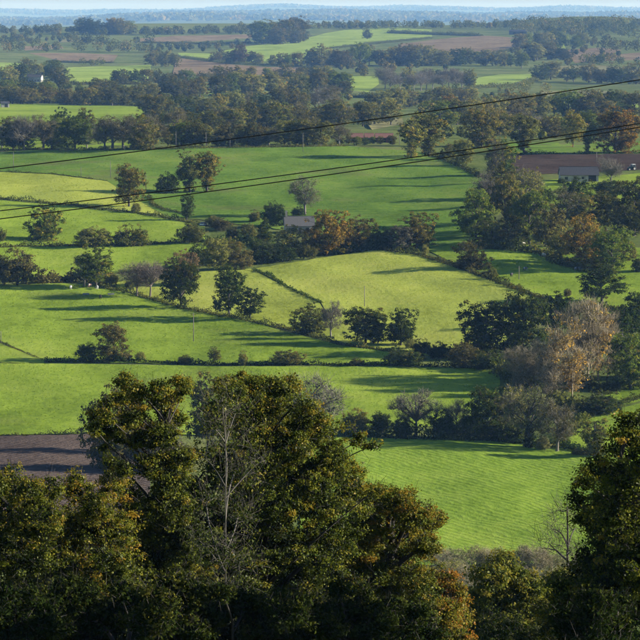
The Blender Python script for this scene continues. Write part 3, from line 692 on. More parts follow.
# ------------------------------------------------------------------ middle trees, one by one
MID = [
 # kind, x, row, height px, width px, leaves, label[, bark]
 ('oak',129,207,42,35,'f_rust','broad rusty green tree on the lane hedge in the upper left'),
 ('round',44,241,37,35,'f_yrim','round tree with yellowing edges standing alone in the left strip'),
 ('bush',-2,242,15,16,'f_hedge','bush cut by the left edge beside the round yellowing tree'),
 ('bush',95,247,19,39,'f_olive','left of two wide bushes on the hedge right of the round yellowing tree'),
 ('bush',132,247,22,33,'f_hedge','right of two wide bushes on the hedge right of the round yellowing tree'),
 ('bush',190,243,19,31,'f_hedge','wide bush below the slim small tree'),
 ('bush',17,286,36,54,'f_brown','big brownish bush at the left edge'),
 ('ash',96,289,43,32,'f_green','green tree at the end of the brown hedge, right of the big brownish bush'),
 ('willow',84,287,32,22,'f_pale','pale thin tree just left of the green tree above the small white animals'),
 ('bush',109,286,14,18,'f_olive','olive bush at the foot of the green tree near the white animals'),
 ('bare',137,297,34,32,'f_grey','left of the two bare spreading trees on the hedge','twig'),
 ('bare',150,298,37,34,'f_grey','right of the two bare spreading trees on the hedge','twig'),
 ('bush',129,289,9,8,'f_olive','tiny bush between the green tree and the bare trees'),
 ('oak',181,308,46,42,'f_dark','dark rounded tree on the slanting hedge, right of the bare trees'),
 ('round',182,286,34,28,'f_red','reddish brown small tree right behind the dark rounded tree'),
 ('oak',229,317,50,38,'f_dark','tall dark tree on the slanting hedge with a smaller one at its right'),
 ('ash',250,319,31,25,'f_dark','smaller dark tree touching the tall dark hedge tree'),
 ('round',309,334,30,36,'f_hedge','round dark bushy tree below the end of the ditch'),
 ('willow',331,338,36,21,'f_grey','greyish half bare tree right of the round dark bushy tree','bark_grey'),
 ('oak',365,344,36,40,'f_dark','dark broad tree, left of the pair below the field pole'),
 ('ash',378,344,32,20,'f_green','narrow green tree squeezed between the pair below the field pole'),
 ('oak',401,346,37,30,'f_dark','dark tree, right of the pair below the field pole'),
 ('oak',113,361,37,30,'f_brown','young coppery tree on the lower hedge at left'),
 ('bush',86,361,17,30,'f_dark','dark bush left of the young coppery tree'),
 ('bush',125,361,10,16,'f_brown','brown low bush right of the young coppery tree'),
 ('bush',141,361,9,12,'f_olive','small round olive bush right of the brown low bush'),
 ('bush',185,364,9,20,'f_hedge','low bush on the lower hedge above the open oak top'),
 ('ash',214,364,17,12,'f_olive','small upright tree on the lower hedge above the near oak top'),
 ('bush',243,365,14,12,'f_olive','small upright bush right of the small upright hedge tree'),
 ('bush',285,365,14,38,'f_hedge','long clipped looking bush on the lower hedge'),
 ('bush',356,366,8,16,'f_hedge','small low bush alone on the lower hedge'),
 ('bush',402,366,16,42,'f_dark','long dark bush where the two hedges meet'),
 ('bush',422,354,15,18,'f_dark','dark bush right of the pair below the field pole'),
 ('bush',411,349,10,12,'f_olive','small olive bush between the dark pair tree and the dark bush'),
 ('bush',440,359,17,22,'f_dark','dark bush left of the brown bushy tree'),
 ('round',464,368,25,30,'f_brown','brown bushy tree in the dark hedge left of the big dark oaks'),
 ('bush',490,369,19,44,'f_dark','dark hedge bush right of the brown bushy tree'),
 # centre, farm hedge
 ('ivy',190,193,42,26,'f_olive','left of the twin ivy-grown trees in the dark green field'),
 ('ivy',207,192,39,26,'f_rust','right of the twin ivy-grown trees in the dark green field'),
 ('bush',167,194,20,24,'f_dark','dark bush left of the twin ivy-grown trees'),
 ('ash',187,221,27,15,'f_dark','slim small tree below the twin ivy-grown trees'),
 ('bush',213,226,10,18,'f_hedge','low bush right of the slim small tree'),
 ('bush',221,231,13,26,'f_brown','brownish wide bush behind the small white car'),
 ('bush',136,213,10,12,'f_olive','small olive bush under the broad rusty green tree'),
 ('bush',232,241,17,18,'f_hedge','left of three round bushes on the farm hedge'),
 ('bush',247,241,17,20,'f_olive','middle of three round bushes on the farm hedge'),
 ('cone',264,244,26,17,'f_dark','dark pointed tree right of the three round bushes'),
 ('bush',276,226,23,28,'f_dark','dark large bush left of the grey roofed house'),
 ('bush',255,222,12,16,'f_hedge','small bush left of the dark large bush near the house'),
 ('willow',305,215,37,30,'f_pale','pale airy tree standing behind the grey roofed house','bark_grey'),
 ('bush',299,216,9,14,'f_dark','small dark bush at the foot of the pale airy tree'),
 ('oak',326,256,45,42,'f_orange','large orange tree in front of the grey roofed house'),
 ('round',341,252,33,24,'f_orange','smaller orange tree at the right of the large orange tree'),
 ('round',292,256,30,34,'f_rust','yellow brown tree in front of the left end of the grey roof'),
 ('round',357,248,30,34,'f_hedge','dark bluish bushy tree right of the orange trees'),
 ('bush',380,249,20,26,'f_dark','dark bush between the bluish bushy tree and the rust-rimmed tree'),
 ('oak',417,249,36,36,'f_rust','rust-rimmed rounded tree at the end of the farm hedge'),
 ('ash',400,251,25,22,'f_grey','small greyish tree left in front of the rust-rimmed tree'),
 ('bush',425,254,9,10,'f_olive','tiny olive bush below the rust-rimmed tree'),
 ('oak',217,270,31,32,'f_olive','olive tree in the dark clump above the slanting pasture'),
 ('round',242,270,21,22,'f_brown','round brown bush-like tree at the right of the olive tree'),
 ('round',232,262,24,24,'f_hedge','dark tree behind the round brown one in the central clump'),
 ('bush',197,266,21,30,'f_dark','dark bush left of the olive tree in the central clump'),
 ('bush',262,264,22,28,'f_dark','dark bush right of the round brown bush-like tree'),
 ('bush',283,262,18,28,'f_dark','dark bush under the yellow brown tree'),
 ('bush',304,259,14,24,'f_hedge','bush under the left side of the large orange tree'),
 # right pasture
 ('round',471,270,28,32,'f_brown','round brownish tree on the diagonal hedge'),
 ('bush',493,280,12,10,'f_olive','upright small bush on the diagonal hedge'),
 ('bush',486,277,7,8,'f_brown','tiny brown bush beside the round brownish hedge tree'),
 ('bush',567,297,8,10,'f_brown','small brown bush near the right end of the diagonal hedge'),
 ('oak',602,303,38,48,'f_dark','broad dark tree at the lower edge of the cow pasture'),
 ('oak',585,266,50,42,'f_orange','orange topped tree at the right edge of the wood'),
 ('oak',612,270,42,38,'f_green','green tree right in front of the orange topped tree'),
 ('bush',597,272,14,26,'f_brown','brown undergrowth bush at the foot of the orange topped tree'),
 ('oak',486,354,52,56,'f_dark','big dark oak, left of two beside the purplish poplars'),
 ('oak',523,358,66,52,'f_dark','big dark oak, right of two beside the purplish poplars'),
 ('round',555,330,36,34,'f_dark','dark tree behind the purplish poplars'),
 ('oak',622,350,40,40,'f_dark','dark tree above the green right edge tree'),
 ('oak',640,340,46,46,'f_dark','dark tree cut by the right edge below the cow pasture'),
 ('oak',630,390,56,40,'f_green','tall green tree at the right edge, right of the purplish poplars'),
 ('bush',602,413,20,48,'f_dark','dark rounded hedge bush below the purplish poplars'),
 ('round',638,378,34,30,'f_hedge','dark bushy tree cut by the right edge above the small bright field'),
 # hedge row in front
 ('bush',358,433,24,30,'f_rust','reddish brown bush at the left end of the lower hedgerow'),
 ('bush',382,434,21,30,'f_dark','dark bush right of the reddish brown bush'),
 ('multi',415,437,47,46,'f_grey','bare many-stemmed tree in the lower hedgerow','twig_grey'),
 ('bush',403,438,20,30,'f_dark','dark bush below the bare many-stemmed tree'),
 ('bush',441,438,28,34,'f_dark','dark tall bush right of the bare many-stemmed tree'),
 ('bare',457,437,38,26,'f_grey','thin bare tree right of the dark tall bush','twig_grey'),
 ('oak',487,440,52,46,'f_dark','dark full tree in the lower hedgerow'),
 ('bush',470,440,24,40,'f_dark','dark bush below the thin bare tree'),
 ('willow',508,441,54,34,'f_olive','half bare olive tree left of the pale ivy-trunked tree','bark_grey'),
 ('willow',529,448,60,46,'f_pale','pale airy tree with dark ivy round its trunk','bark'),
 ('willow',557,452,50,38,'f_brown','brownish spreading tree right of the ivy-trunked pale tree'),
 ('ivy',594,457,37,27,'f_hedge','ivy-clad tree standing alone before the right bright field'),
 ('bush',543,450,14,20,'f_scrub','yellowish bush between the ivy-trunked and brownish trees'),
 ('bush',505,443,22,40,'f_dark','dark undergrowth bush below the half bare olive tree'),
 ('bush',580,456,8,16,'f_olive','low bush left of the lone ivy-clad tree'),
 # behind near oaks
 ('round',112,470,82,54,'f_hedge','shaded tree seen behind the open oak crown at left'),
 ('ash',208,452,78,40,'f_hedge','shaded bluish tree behind the gap between the near oaks'),
 ('bare',308,456,82,62,'f_grey','bare pale tree behind the right shoulder of the big oak','twig_grey'),
 ('bush',160,470,40,70,'f_grey','pale thicket in the shade behind the open oak crown'),
 # mid-distance right side wood
 ('oak',476,238,48,38,'f_green','leftmost green tree of the pasture wood'),
 ('willow',487,226,52,30,'f_grey','grey feathery tree behind the leftmost green tree of the pasture wood','bark_grey'),
 ('oak',506,232,56,40,'f_hedge','dark tree in the middle of the pasture wood'),
 ('willow',524,222,52,36,'f_olive','olive feathery tree in the pasture wood','bark_grey'),
 ('round',505,198,32,44,'f_hedge','rounded tree at the top of the pasture wood'),
 ('round',530,206,36,24,'f_olive','olive tree at the upper right of the pasture wood'),
 ('oak',530,244,54,36,'f_green','green tree at the front of the pasture wood'),
 ('round',549,247,40,32,'f_brown','brownish tree at the front of the pasture wood left of the orange top'),
 ('round',512,246,30,34,'f_hedge','low dark tree at the front edge of the pasture wood'),
 ('round',491,246,26,32,'f_hedge','low dark tree at the front left of the pasture wood'),
 ('ash',561,262,36,26,'f_olive','small olive tree left of the orange topped tree'),
 ('willow',566,232,44,30,'f_hedge','airy dark tree right of the front green tree of the pasture wood'),
 ('poplar',494,184,44,20,'f_yrim','tall yellow green slender tree above the pasture wood'),
 ('bush',561,184,6,10,'f_dark','low dark bush at the left corner of the barn'),
 ('bush',546,203,15,18,'f_dark','small dark bush on the grass left of the barn'),
 ('round',578,207,28,32,'f_dark','dark tree below the white walled barn'),
 ('bush',610,197,16,44,'f_dark','long dark bush right below the barn'),
 ('bare',611,185,28,26,'f_grey','bare pale tree beside the barn and tractor','twig_grey'),
 ('round',584,225,30,34,'f_rust','rust brown tree below the dark tree near the barn'),
 ('oak',606,232,40,38,'f_hedge','dark tree between the rust brown tree and the right edge'),
 ('oak',634,236,54,44,'f_hedge','large dark tree cut by the right edge below the tractor'),
 ('round',646,216,40,32,'f_hedge','dark crown at the right edge beside the sunlit barn grass'),
 ('bush',622,262,22,34,'f_hedge','dark bush right of the green tree near the orange top'),
 ('bush',641,272,16,20,'f_dark','small dark bush at the right edge of the cow pasture'),
]
for t in MID:
    kind, x, r, h, w, lm, lab = t[:7]
    o_ = plant(kind, x, r, h, w, lm, lab, bark=t[7] if len(t) > 7 else ('twig_grey' if kind == 'willow' else 'bark'))

    if 'ivy round its trunk' in lab:
        n_ = 1100; th_ = RNG.random(n_)*6.28; zz_ = RNG.random(n_)*4.2
        rr_ = (1.0 - .12*zz_)*(.55 + .45*RNG.random(n_))
        P_ = np.stack([rr_*np.cos(th_), rr_*np.sin(th_), zz_], -1)
        nr_ = unit(np.stack([np.cos(th_), np.sin(th_), np.full(n_, .4)], -1) + RNG.normal(0, .6, (n_, 3)))
        ax_ = unit(np.cross(nr_, RNG.normal(size=(n_, 3)))); ay_ = np.cross(nr_, ax_)
        V_ = np.stack([P_ - ax_*.15, P_ - ay_*.11, P_ + ax_*.15, P_ + ay_*.11], 1).reshape(-1, 3)
        link('ivy', mk_mesh('ivy', V_, quads=np.arange(len(V_)).reshape(-1, 4), tint=np.clip(RNG.normal(.3, .2, n_), 0, 1)), M['fg_ivy_shade'], o_)
# purplish poplars with yellow leaf patches
PT = [(513,388,40,22),(524,390,44,24),(534,386,46,24),(545,392,52,26),(556,392,62,28),(567,386,70,30),(578,382,80,32),(588,384,84,32),(598,380,78,32),(608,376,64,30),(572,398,48,28),(552,400,40,24)]
for i, (x, r, h, w) in enumerate(PT):
    gold = i in (4, 5, 8, 10)
    word = ['leftmost', 'second', 'third', 'fourth', 'fifth', 'sixth', 'seventh', 'eighth', 'ninth', 'tenth'][i] if i < 10 else ''
    lab = ('%s purplish bare poplar from the left in the clump right of the dark oaks' % word) if i < 10 else \
          ['short poplar with golden leaves in front of the tall purplish poplars', 'short bare poplar in front, left of the golden one'][i - 10]
    plant('goldpoplar' if gold else 'poplar', x, r, h, w, 'f_gold' if gold else 'f_brown', lab, 'purplish poplars beside the dark oaks', bark='twig_purple')

# ------------------------------------------------------------------ far trees, in rows and belts
ORD = 'first second third fourth fifth sixth seventh eighth ninth tenth eleventh twelfth thirteenth fourteenth fifteenth sixteenth seventeenth eighteenth nineteenth twentieth'.split()
ORD += ['twenty-' + o for o in ORD[:9]] + ['thirtieth']
GREEN = [('oak','f_hedge'),('oak','f_green'),('round','f_hedge'),('round','f_dark'),('ash','f_green'),('oak','f_olive'),('round','f_olive')]
AUT = [('oak','f_rust'),('round','f_brown'),('oak','f_olive'),('willow','f_brown'),('oak','f_hedge'),('bare','f_brown'),('round','f_hedge')]
BARE = [('bare','f_grey'),('willow','f_grey'),('bare','f_brown'),('ash','f_olive')]
DESC = {'f_hedge':'dark','f_green':'green','f_dark':'dark green','f_olive':'olive','f_rust':'rusty','f_brown':'brownish','f_grey':'greyish','f_orange':'orange','f_pale':'pale'}
SHAPE = {'oak':'rounded','round':'bushy','ash':'upright','bare':'bare','willow':'feathery','poplar':'slender','ivy':'ivy-grown','cone':'pointed'}
BELTS = [
 # where, polyline, spacing, hmin, hmax, palette
 ('in the belt before the left meadow', [(2,150),(60,149.5),(110,150),(158,149.5)], 12.5, 22, 34, AUT + GREEN[:2]),
 ('in the row behind the long left meadow', [(2,104),(70,104.5),(142,106)], 10, 13, 19, GREEN + AUT[:2]),
 ('in the second row behind the left meadow', [(-2,97),(60,96),(140,98)], 14, 12, 18, GREEN + AUT[:2]),
 ('in the group around the far white farmhouse', [(2,84),(14,86),(22,77),(46,76),(60,84)], 8, 13, 19, GREEN),
 ('right of the small far meadow at left', [(112,85),(128,85),(152,84),(162,84),(168,89)], 11, 10, 16, GREEN),
 ('above the small far left meadow', [(72,66),(110,65.5)], 8, 6, 9, GREEN[:4]),
 ('above the pinkish strip at left', [(152,66),(180,67)], 11, 13, 17, GREEN),
 ('in the row over the pinkish strip', [(4,52),(60,51),(108,52),(150,53)], 9, 9, 14, GREEN),
 ('on the wood knoll at upper left', [(78,33),(95,34),(112,34),(136,35)], 7.5, 12, 18, GREEN + AUT[:1]),
 ('in the row below the wood knoll', [(70,44),(100,46),(150,44)], 11, 9, 14, GREEN),
 ('in the dark hillside wood clump', [(260,43),(272,44),(284,43),(296,42),(303,41)], 8, 18, 25, GREEN[:4]),
 ('below the far hillside meadow', [(214,61),(245,64),(285,66),(325,66)], 9.5, 9, 16, GREEN + AUT[:2]),
 ('below the left brown far field', [(178,84),(220,82),(260,80),(318,78)], 11, 10, 16, GREEN + AUT[:3]),
 ('in the far left-middle belt', [(150,100),(190,98),(235,96),(300,95),(345,94)], 13, 17, 24, GREEN + AUT[:2]),
 ('in the second far left-middle belt', [(150,120),(190,116),(240,113),(300,111),(345,110)], 14, 18, 26, GREEN + AUT),
 ('behind the wide crop field, upper rank', [(165,135),(215,131),(270,128),(340,127),(400,124)], 14, 20, 27, AUT + GREEN[:4]),
 ('behind the wide crop field, front rank', [(168,147),(230,146.5),(300,146),(345,145.5)], 13, 17, 27, AUT + GREEN[:3]),
 ('around the red roofed sheds', [(338,145),(366,145),(392,145)], 9, 7, 10, GREEN[:4]),
 ('in the dip below the hillside meadow', [(322,66),(345,68),(372,66),(400,66),(430,66)], 10, 15, 23, GREEN + AUT[:2]),
 ('left of the tiny bright meadow', [(322,82),(340,90),(345,96)], 9, 14, 20, GREEN),
 ('on the far hillside meadow', [(367,40),(374,38)], 9, 10, 14, GREEN[:2]),
 ('in the grey bare wood', [(385,90),(410,91),(440,90),(470,90)], 7, 16, 23, BARE),
 ('below the grey bare wood', [(372,110),(400,108),(440,108),(480,104)], 14, 15, 22, GREEN + AUT[:2]),
 ('before the brown far hillside', [(432,66),(465,65),(500,66),(522,68)], 9, 11, 17, GREEN + AUT[:1]),
 ('right of the brown far hillside', [(520,49),(545,47),(575,48),(590,42)], 9, 11, 16, GREEN),
 ('below the brown hillside, right end', [(528,60),(550,60),(572,60)], 9, 12, 18, GREEN),
 ('on the pale stubble strip', [(580,64),(600,65),(640,67)], 9, 9, 14, GREEN),
 ('below the pale stubble strip', [(540,80),(580,82),(640,84)], 12, 14, 22, GREEN),
 ('in the row behind the upper cable', [(486,93),(520,93),(556,92)], 11, 8, 11, GREEN[:4]),
 ('under the upper cable at right', [(440,128),(490,122),(540,118),(590,116),(640,116)], 14, 20, 29, GREEN + AUT[:2]),
 ('in the belt above the cable pair', [(495,136),(530,136),(560,138),(600,136),(640,136)], 15, 18, 26, GREEN + AUT + BARE[:2]),
 ('near the upper right farm sheds', [(590,38),(615,36),(638,40)], 8, 9, 15, GREEN),
 ('below the upper right farm sheds', [(600,52),(640,52)], 10, 10, 15, GREEN),
]
n_far = 0
SMALL = ['above the small far left meadow', 'in the row over the pinkish strip', 'in the row below the wood knoll', 'on the pale stubble strip', 'in the row behind the upper cable', 'near the upper right farm sheds', 'below the upper right farm sheds']
LATER = []
for where, pl, sp, h0, h1, pal in BELTS:
    if where in SMALL:
        LATER.append((where, pl, sp, h0, h1)); continue
    pl = np.array(pl, float); sl = np.linalg.norm(np.diff(pl, axis=0), axis=1); cum = np.concatenate([[0], np.cumsum(sl)])
    n = int(cum[-1] / sp) + 1
    spots = []
    for k in range(n):
        s = min(cum[-1], k*sp + random.uniform(-.3, .3)*sp)
        spots.append((np.interp(s, cum, pl[:, 0]), np.interp(s, cum, pl[:, 1]) + random.uniform(-1.2, .8)))
    spots.sort()
    picks = [random.choice(pal) for _ in spots]
    seen = {}
    for (x, r), (kind, lm) in zip(spots, picks):
        d = DESC[lm] + ' ' + SHAPE[kind] if not (kind == 'bare') else 'bare ' + DESC[lm]
        seen.setdefault(d, []).append((x, r, kind, lm))
    for d, lst in seen.items():
        for j, (x, r, kind, lm) in enumerate(lst):
            lab = ('%s tree %s' % (d, where)) if len(lst) == 1 else ('%s %s tree from left %s' % (ORD[j], d, where))
            if len(lab.split()) > 16: print('LONG', lab)
            h = random.uniform(h0, h1)
            w = h*{'oak':1.05,'round':1.1,'ash':.72,'bare':.9,'willow':.95}[kind]*random.uniform(.85, 1.2)
            plant(kind, x, r, h, w, lm, lab, 'trees ' + where, bark='twig_grey' if kind in ('bare', 'willow') else 'bark')
            n_far += 1
NAMED_FAR = [
 ('oak',137,149,34,28,'f_rust','rusty rounded tree at the right end of the belt before the long left meadow'),
 ('round',63,141,32,24,'f_dark','darkest tall tree standing up out of the belt before the long left meadow'),
 ('ash',86,143,34,20,'f_hedge','upright dark tree right of the tallest one in the left belt'),
 ('round',19,150,28,28,'f_dark','dark round tree at the left end of the near belt'),
 ('ivy',411,158,44,25,'f_rust','left of two ivy-grown trees at the right end of the wide crop field'),
 ('ivy',429,157,42,30,'f_rust','right of two ivy-grown trees at the right end of the wide crop field'),
 ('oak',481,148,38,34,'f_rust','orange green tree left of the narrow green field'),
 ('round',502,176,36,26,'f_yrim','yellow green round tree left of the dark tilled field'),
 ('ivy',524,153,38,27,'f_olive','olive tree with bare trunk on the narrow green field'),
 ('oak',573,147,36,24,'f_rust','rust topped tree between the olive and the broad rusty tree'),
 ('ivy',587,154,26,11,'f_dark','thin ivy-wrapped trunk left of the broad rusty tree'),
 ('oak',616,153,43,42,'f_orange','broad rusty tree on the narrow green field at right'),
 ('oak',450,117,22,22,'f_orange','orange rimmed far tree above the ivy-grown pair'),
 ('oak',463,166,26,22,'f_olive','olive tree on the hedge right of the ivy-grown pair'),
 ('round',448,160,16,16,'f_hedge','bushy small tree on the hedge right of the ivy-grown pair'),
 ('oak',601,60,6,7,'f_dark','tiny lone tree on the small reddish brown far field'),
 ('round',239,64,20,15,'f_red','reddish far tree below the far hillside meadow'),
]
for t in NAMED_FAR:
    plant(*t[:7], group=None)

# ------------------------------------------------------------------ hedges
def hedge(pl, hm, wm, mat, label, dens=1.0):
    pl = np.array(pl, float)
    d = []
    for a, b in zip(pl[:-1], pl[1:]):
        n = max(2, int(np.linalg.norm(b - a)/3)); d += [a + (b - a)*k/n for k in range(n)]
    d.append(pl[-1]); d = np.array(d)
    W = p2w(d[:, 0], d[:, 1])
    if pl[0][1] < 140: wm *= 1.6
    sl = np.linalg.norm(np.diff(W, axis=0), axis=1); cum = np.concatenate([[0], np.cumsum(sl)])
    o0 = W[len(W)//2].copy()
    n = int(cum[-1]*(22 + 12*hm)*dens)
    n = min(n, 22000)
    hm = hm*1.25; wm = wm*1.2
    s = RNG.random(n)*cum[-1]
    P = np.stack([np.interp(s, cum, W[:, k]) for k in range(3)], -1)
    vary = 0.55 + 0.3*np.sin(s*0.35 + 1.3*np.sin(s*.11)) + 0.3*np.sin(s*0.9 + 2) + 0.12*np.sin(s*2.3)
    vary = np.clip(vary + .9*np.clip(np.sin(s*.047 + 3*np.sin(s*.013)) - .55, 0, 1), .42, 1.9)
    th = RNG.random(n)*math.pi
    rr = 0.6 + 0.4*RNG.random(n)
    off = RNG.normal(0, wm*.32, (n, 2))
    P[:, :2] += off
    P[:, 2] = terr(P[:, 0], P[:, 1]) + hm*vary*RNG.random(n)**.8*np.clip(1 - (np.linalg.norm(off, axis=1)/(wm*1.1))**2, .2, 1)
    leaf = max(.22, .16*hm + .12)
    s_ = leaf*(.6 + .8*RNG.random(n))[:, None]
    nr = unit(RNG.normal(size=(n, 3)) + [0, 0, .5]); ax = unit(np.cross(nr, RNG.normal(size=(n, 3)))); ay = np.cross(nr, ax)
    V = np.stack([P - ax*s_*.55, P - ay*s_*.4, P + ax*s_*.55, P + ay*s_*.4], 1).reshape(-1, 3) - o0
    tint = np.clip(.35 + .25*np.sin(s*.21 + 1) * np.sin(s*.07) + RNG.normal(0, .15, n), 0, 1)
    e = empty('hedge', o0)
    link('foliage', mk_mesh('hedge_foliage', V, quads=np.arange(n*4).reshape(-1, 4), tint=tint), M[mat], e)
    m = max(6, int(cum[-1]/1.6)); s2 = RNG.random(m)*cum[-1]
    B = np.stack([np.interp(s2, cum, W[:, k]) for k in range(3)], -1); B[:, :2] += RNG.normal(0, wm*.2, (m, 2)); B[:, 2] = terr(B[:, 0], B[:, 1]) - .1
    T = B + np.stack([RNG.normal(0, .2, m), RNG.normal(0, .2, m), hm*(.3 + .5*RNG.random(m))], -1)
    V2, Q2 = tubes(B - o0, T - o0, np.full(m, .05), np.full(m, .025), 3)
    link('stems', mk_mesh('hedge_stems', V2, quads=Q2), M['bark'], e)['kind'] = 'stuff'
    tag(e, label, 'hedge')
HEDGES = [
 ([(-10,198),(40,203),(75,206),(100,210),(135,213.5),(165,218.5),(205,226)], 1.5, 1.6, 'f_hedge', 'lane hedge running under the broad rusty green tree at left'),
 ([(-10,171.5),(50,174),(107,181)], .7, .8, 'f_hedge', 'thin dark verge between the crop field and the yellowish wedge'),
 ([(148,197),(154,206),(166,211),(190,215)], 1.3, 1.3, 'f_hedge', 'short curved hedge below the dark bush beside the twin trees'),
 ([(-10,248),(60,246.5),(110,246.5),(160,244),(210,242)], 1.7, 1.6, 'f_hedge', 'hedge under the two wide bushes at left'),
 ([(38,284),(60,282),(85,282),(100,285)], 3.4, 2.6, 'f_brown', 'tall brown hedge right of the big brownish bush'),
 ([(98,287),(140,296.5),(180,308.5),(240,320),(300,332),(340,345),(400,353),(424,357)], 1.5, 1.5, 'f_hedge', 'long slanting hedge under the dark trees in the middle left'),
 ([(44,362),(130,362.5),(220,365.5),(300,365),(400,366.5),(500,369)], 1.5, 1.7, 'f_dark', 'lower straight hedge with the young coppery tree'),
 ([(375,249.5),(420,256),(450,265),(480,276),(530,295),(580,311)], 1.7, 1.7, 'f_hedge', 'diagonal hedge between the yellow pasture and the cows'),
 ([(253,271),(266,275),(276,280),(283,286),(300,294),(321,303.5)], 1.1, 1.1, 'f_dark', 'low dark ditch growth curving across the yellow pasture'),
 ([(340,436),(420,440),(500,441.5),(560,447),(604,457)], 2.2, 2.4, 'f_dark', 'dark lower hedgerow under the bare many-stemmed tree'),
 ([(-10,437),(60,435),(112,433)], .9, 1.0, 'f_hedge', 'low hedge line above the ploughed field'),
 ([(500,155),(560,154),(650,153.5)], 1.3, 1.3, 'f_dark', 'dark low hedge between the narrow green field and the tilled earth'),
 ([(425,153),(452,163),(482,178)], 2.0, 2.0, 'f_hedge', 'hedge closing the wide crop field on its right'),
 ([(-10,337),(0,343),(20,351.5),(44,361)], .6, .6, 'f_hedge', 'thin dark line of growth beside the track at the left edge'),
 ([(-10,151),(60,150.5),(110,150.5),(160,149.5)], 1.8, 1.8, 'f_hedge', 'hedge at the foot of the left tree belt'),
 ([(160,149.5),(250,148),(345,146.5)], 1.5, 1.6, 'f_olive', 'hedge at the foot of the tree belt behind the wide crop field'),
 ([(205,243),(235,243),(262,247),(300,255)], 2.5, 3.0, 'f_dark', 'dark farm hedge linking the three round bushes'),
 ([(340,255),(360,251),(385,250)], 3.0, 3.0, 'f_dark', 'dark hedge under the bluish bushy tree'),
 ([(470,248),(500,250),(545,254),(560,264),(590,273)], 3.0, 3.0, 'f_hedge', 'undergrowth hedge along the front of the pasture wood'),
 ([(600,412),(625,404),(645,398)], 1.4, 1.4, 'f_hedge', 'low hedge right of the dark rounded bush at the right edge'),
 ([(500,372),(540,396),(575,408),(600,415)], 3.0, 4.0, 'f_olive', 'bushy undergrowth at the foot of the purplish poplars'),
 ([(556,449),(572,432),(586,418),(600,413)], 2.0, 2.0, 'f_hedge', 'short hedge climbing left of the lone ivy-clad tree'),
 ([(440,358),(475,352),(520,362),(560,378),(600,392),(640,384)], 3.0, 5.0, 'f_hedge', 'dark undergrowth below the big dark oaks'),
 ([(500,398),(530,408),(560,420)], 3.0, 5.0, 'f_olive', 'olive undergrowth left of the short climbing hedge'),
 ([(520,312),(570,312),(610,310),(650,318)], 2.5, 3.0, 'f_hedge', 'hedge below the cow pasture behind the poplars'),
 ([(48,62),(80,63),(113,63)], 3.5, 5, 'f_hedge', 'far dark hedge above the small left meadow'),
 ([(64,85),(100,84.5),(148,84.5)], 3.5, 5, 'f_hedge', 'far dark hedge under the small left meadow'),
 ([(0,103),(60,103.5),(143,106)], 4, 5, 'f_hedge', 'far dark hedge along the top of the long left meadow'),
 ([(142,43),(200,44),(250,43)], 4, 8, 'f_hedge', 'far dark hedge below the narrow brown strip'),
 ([(176,57),(232,64),(300,66.5)], 3.5, 6, 'f_hedge', 'far hedge over the brown field left of the middle'),
 ([(390,33),(430,34.5),(480,36)], 6, 8, 'f_hedge', 'far dark hedge on the right of the hillside meadow'),
 ([(330,49),(350,46.5),(430,38.5)], 3.5, 6, 'f_hedge', 'far hedge along the lower right of the hillside meadow'),
 ([(405,48),(455,55.5),(500,53),(527,47)], 4, 6, 'f_hedge', 'far hedge below the brown hillside at upper right'),
 ([(468,89),(520,85.5),(546,77)], 4, 6, 'f_hedge', 'far hedge below the pale green meadow at right'),
 ([(560,74),(600,75),(650,77)], 4, 6, 'f_hedge', 'far hedge below the pale stubble strip'),
 ([(290,96.5),(345,97),(385,99)], 4, 5, 'f_hedge', 'far hedge below the tiny bright meadow patch'),
 ([(240,119),(300,117),(345,118),(380,121)], 5, 6, 'f_grey', 'pale far thicket in the middle of the far belts'),
]
for h in HEDGES: hedge(*h)

# ------------------------------------------------------------------ woods too far to tell apart
def wood_mass(name, spots, hm, leafm, nl, mat, label, spread=.45):
    spots = np.asarray(spots, float); n = len(spots)
    if spots[0, 1] < 9500: hm *= 1.6; leafm *= 1.45
    z = terr(spots[:, 0], spots[:, 1])
    h = hm*(.65 + .7*RNG.random(n))
    base = np.repeat(np.stack([spots[:, 0], spots[:, 1], z], -1), nl, 0)
    hh = np.repeat(h, nl)[:, None]
    d = unit(RNG.normal(size=(n*nl, 3)))*(.55 + .45*RNG.random((n*nl, 1)))
    P = base + d*hh*[spread, spread, .46] + np.concatenate([np.zeros((n*nl, 2)), hh*.5], 1)
    s_ = leafm*(.6 + .8*RNG.random(n*nl))[:, None]
    nr = unit(d + RNG.normal(size=(n*nl, 3))*.6); ax = unit(np.cross(nr, RNG.normal(size=(n*nl, 3)))); ay = np.cross(nr, ax)
    V = np.stack([P - ax*s_*.5, P - ay*s_*.42, P + ax*s_*.5, P + ay*s_*.42], 1).reshape(-1, 3)
    t = np.clip(np.repeat(RNG.normal(.4, .2, n), nl) + RNG.normal(0, .1, n*nl), 0, 1)
    o = link(name, mk_mesh(name, V, quads=np.arange(len(V)).reshape(-1, 4), tint=t), M[mat])
    tag(o, label, 'wood', kind='stuff')
def spots_in(poly, n):
    poly = np.array(poly, float); lo = poly.min(0); hi = poly.max(0); out = []
    P = lo + RNG.random((n*6, 2))*(hi - lo); P = P[inpoly(P, poly)][:n]
    return p2w(P[:, 0], P[:, 1])[:, :2]
def spots_line(pl, n, jit):
    pl = np.array(pl, float); t = np.sort(RNG.random(n))*(len(pl) - 1)
    x = np.interp(t, range(len(pl)), pl[:, 0]); y = np.interp(t, range(len(pl)), pl[:, 1]) + RNG.normal(0, jit, n)
    return p2w(x, y)[:, :2]
wood_mass('wood', spots_line([(-20,33),(60,33),(160,34.5),(260,33)], 150, .6), 10, 1.8, 150, 'f_hedge', 'wooded skyline of the far ridge at upper left')
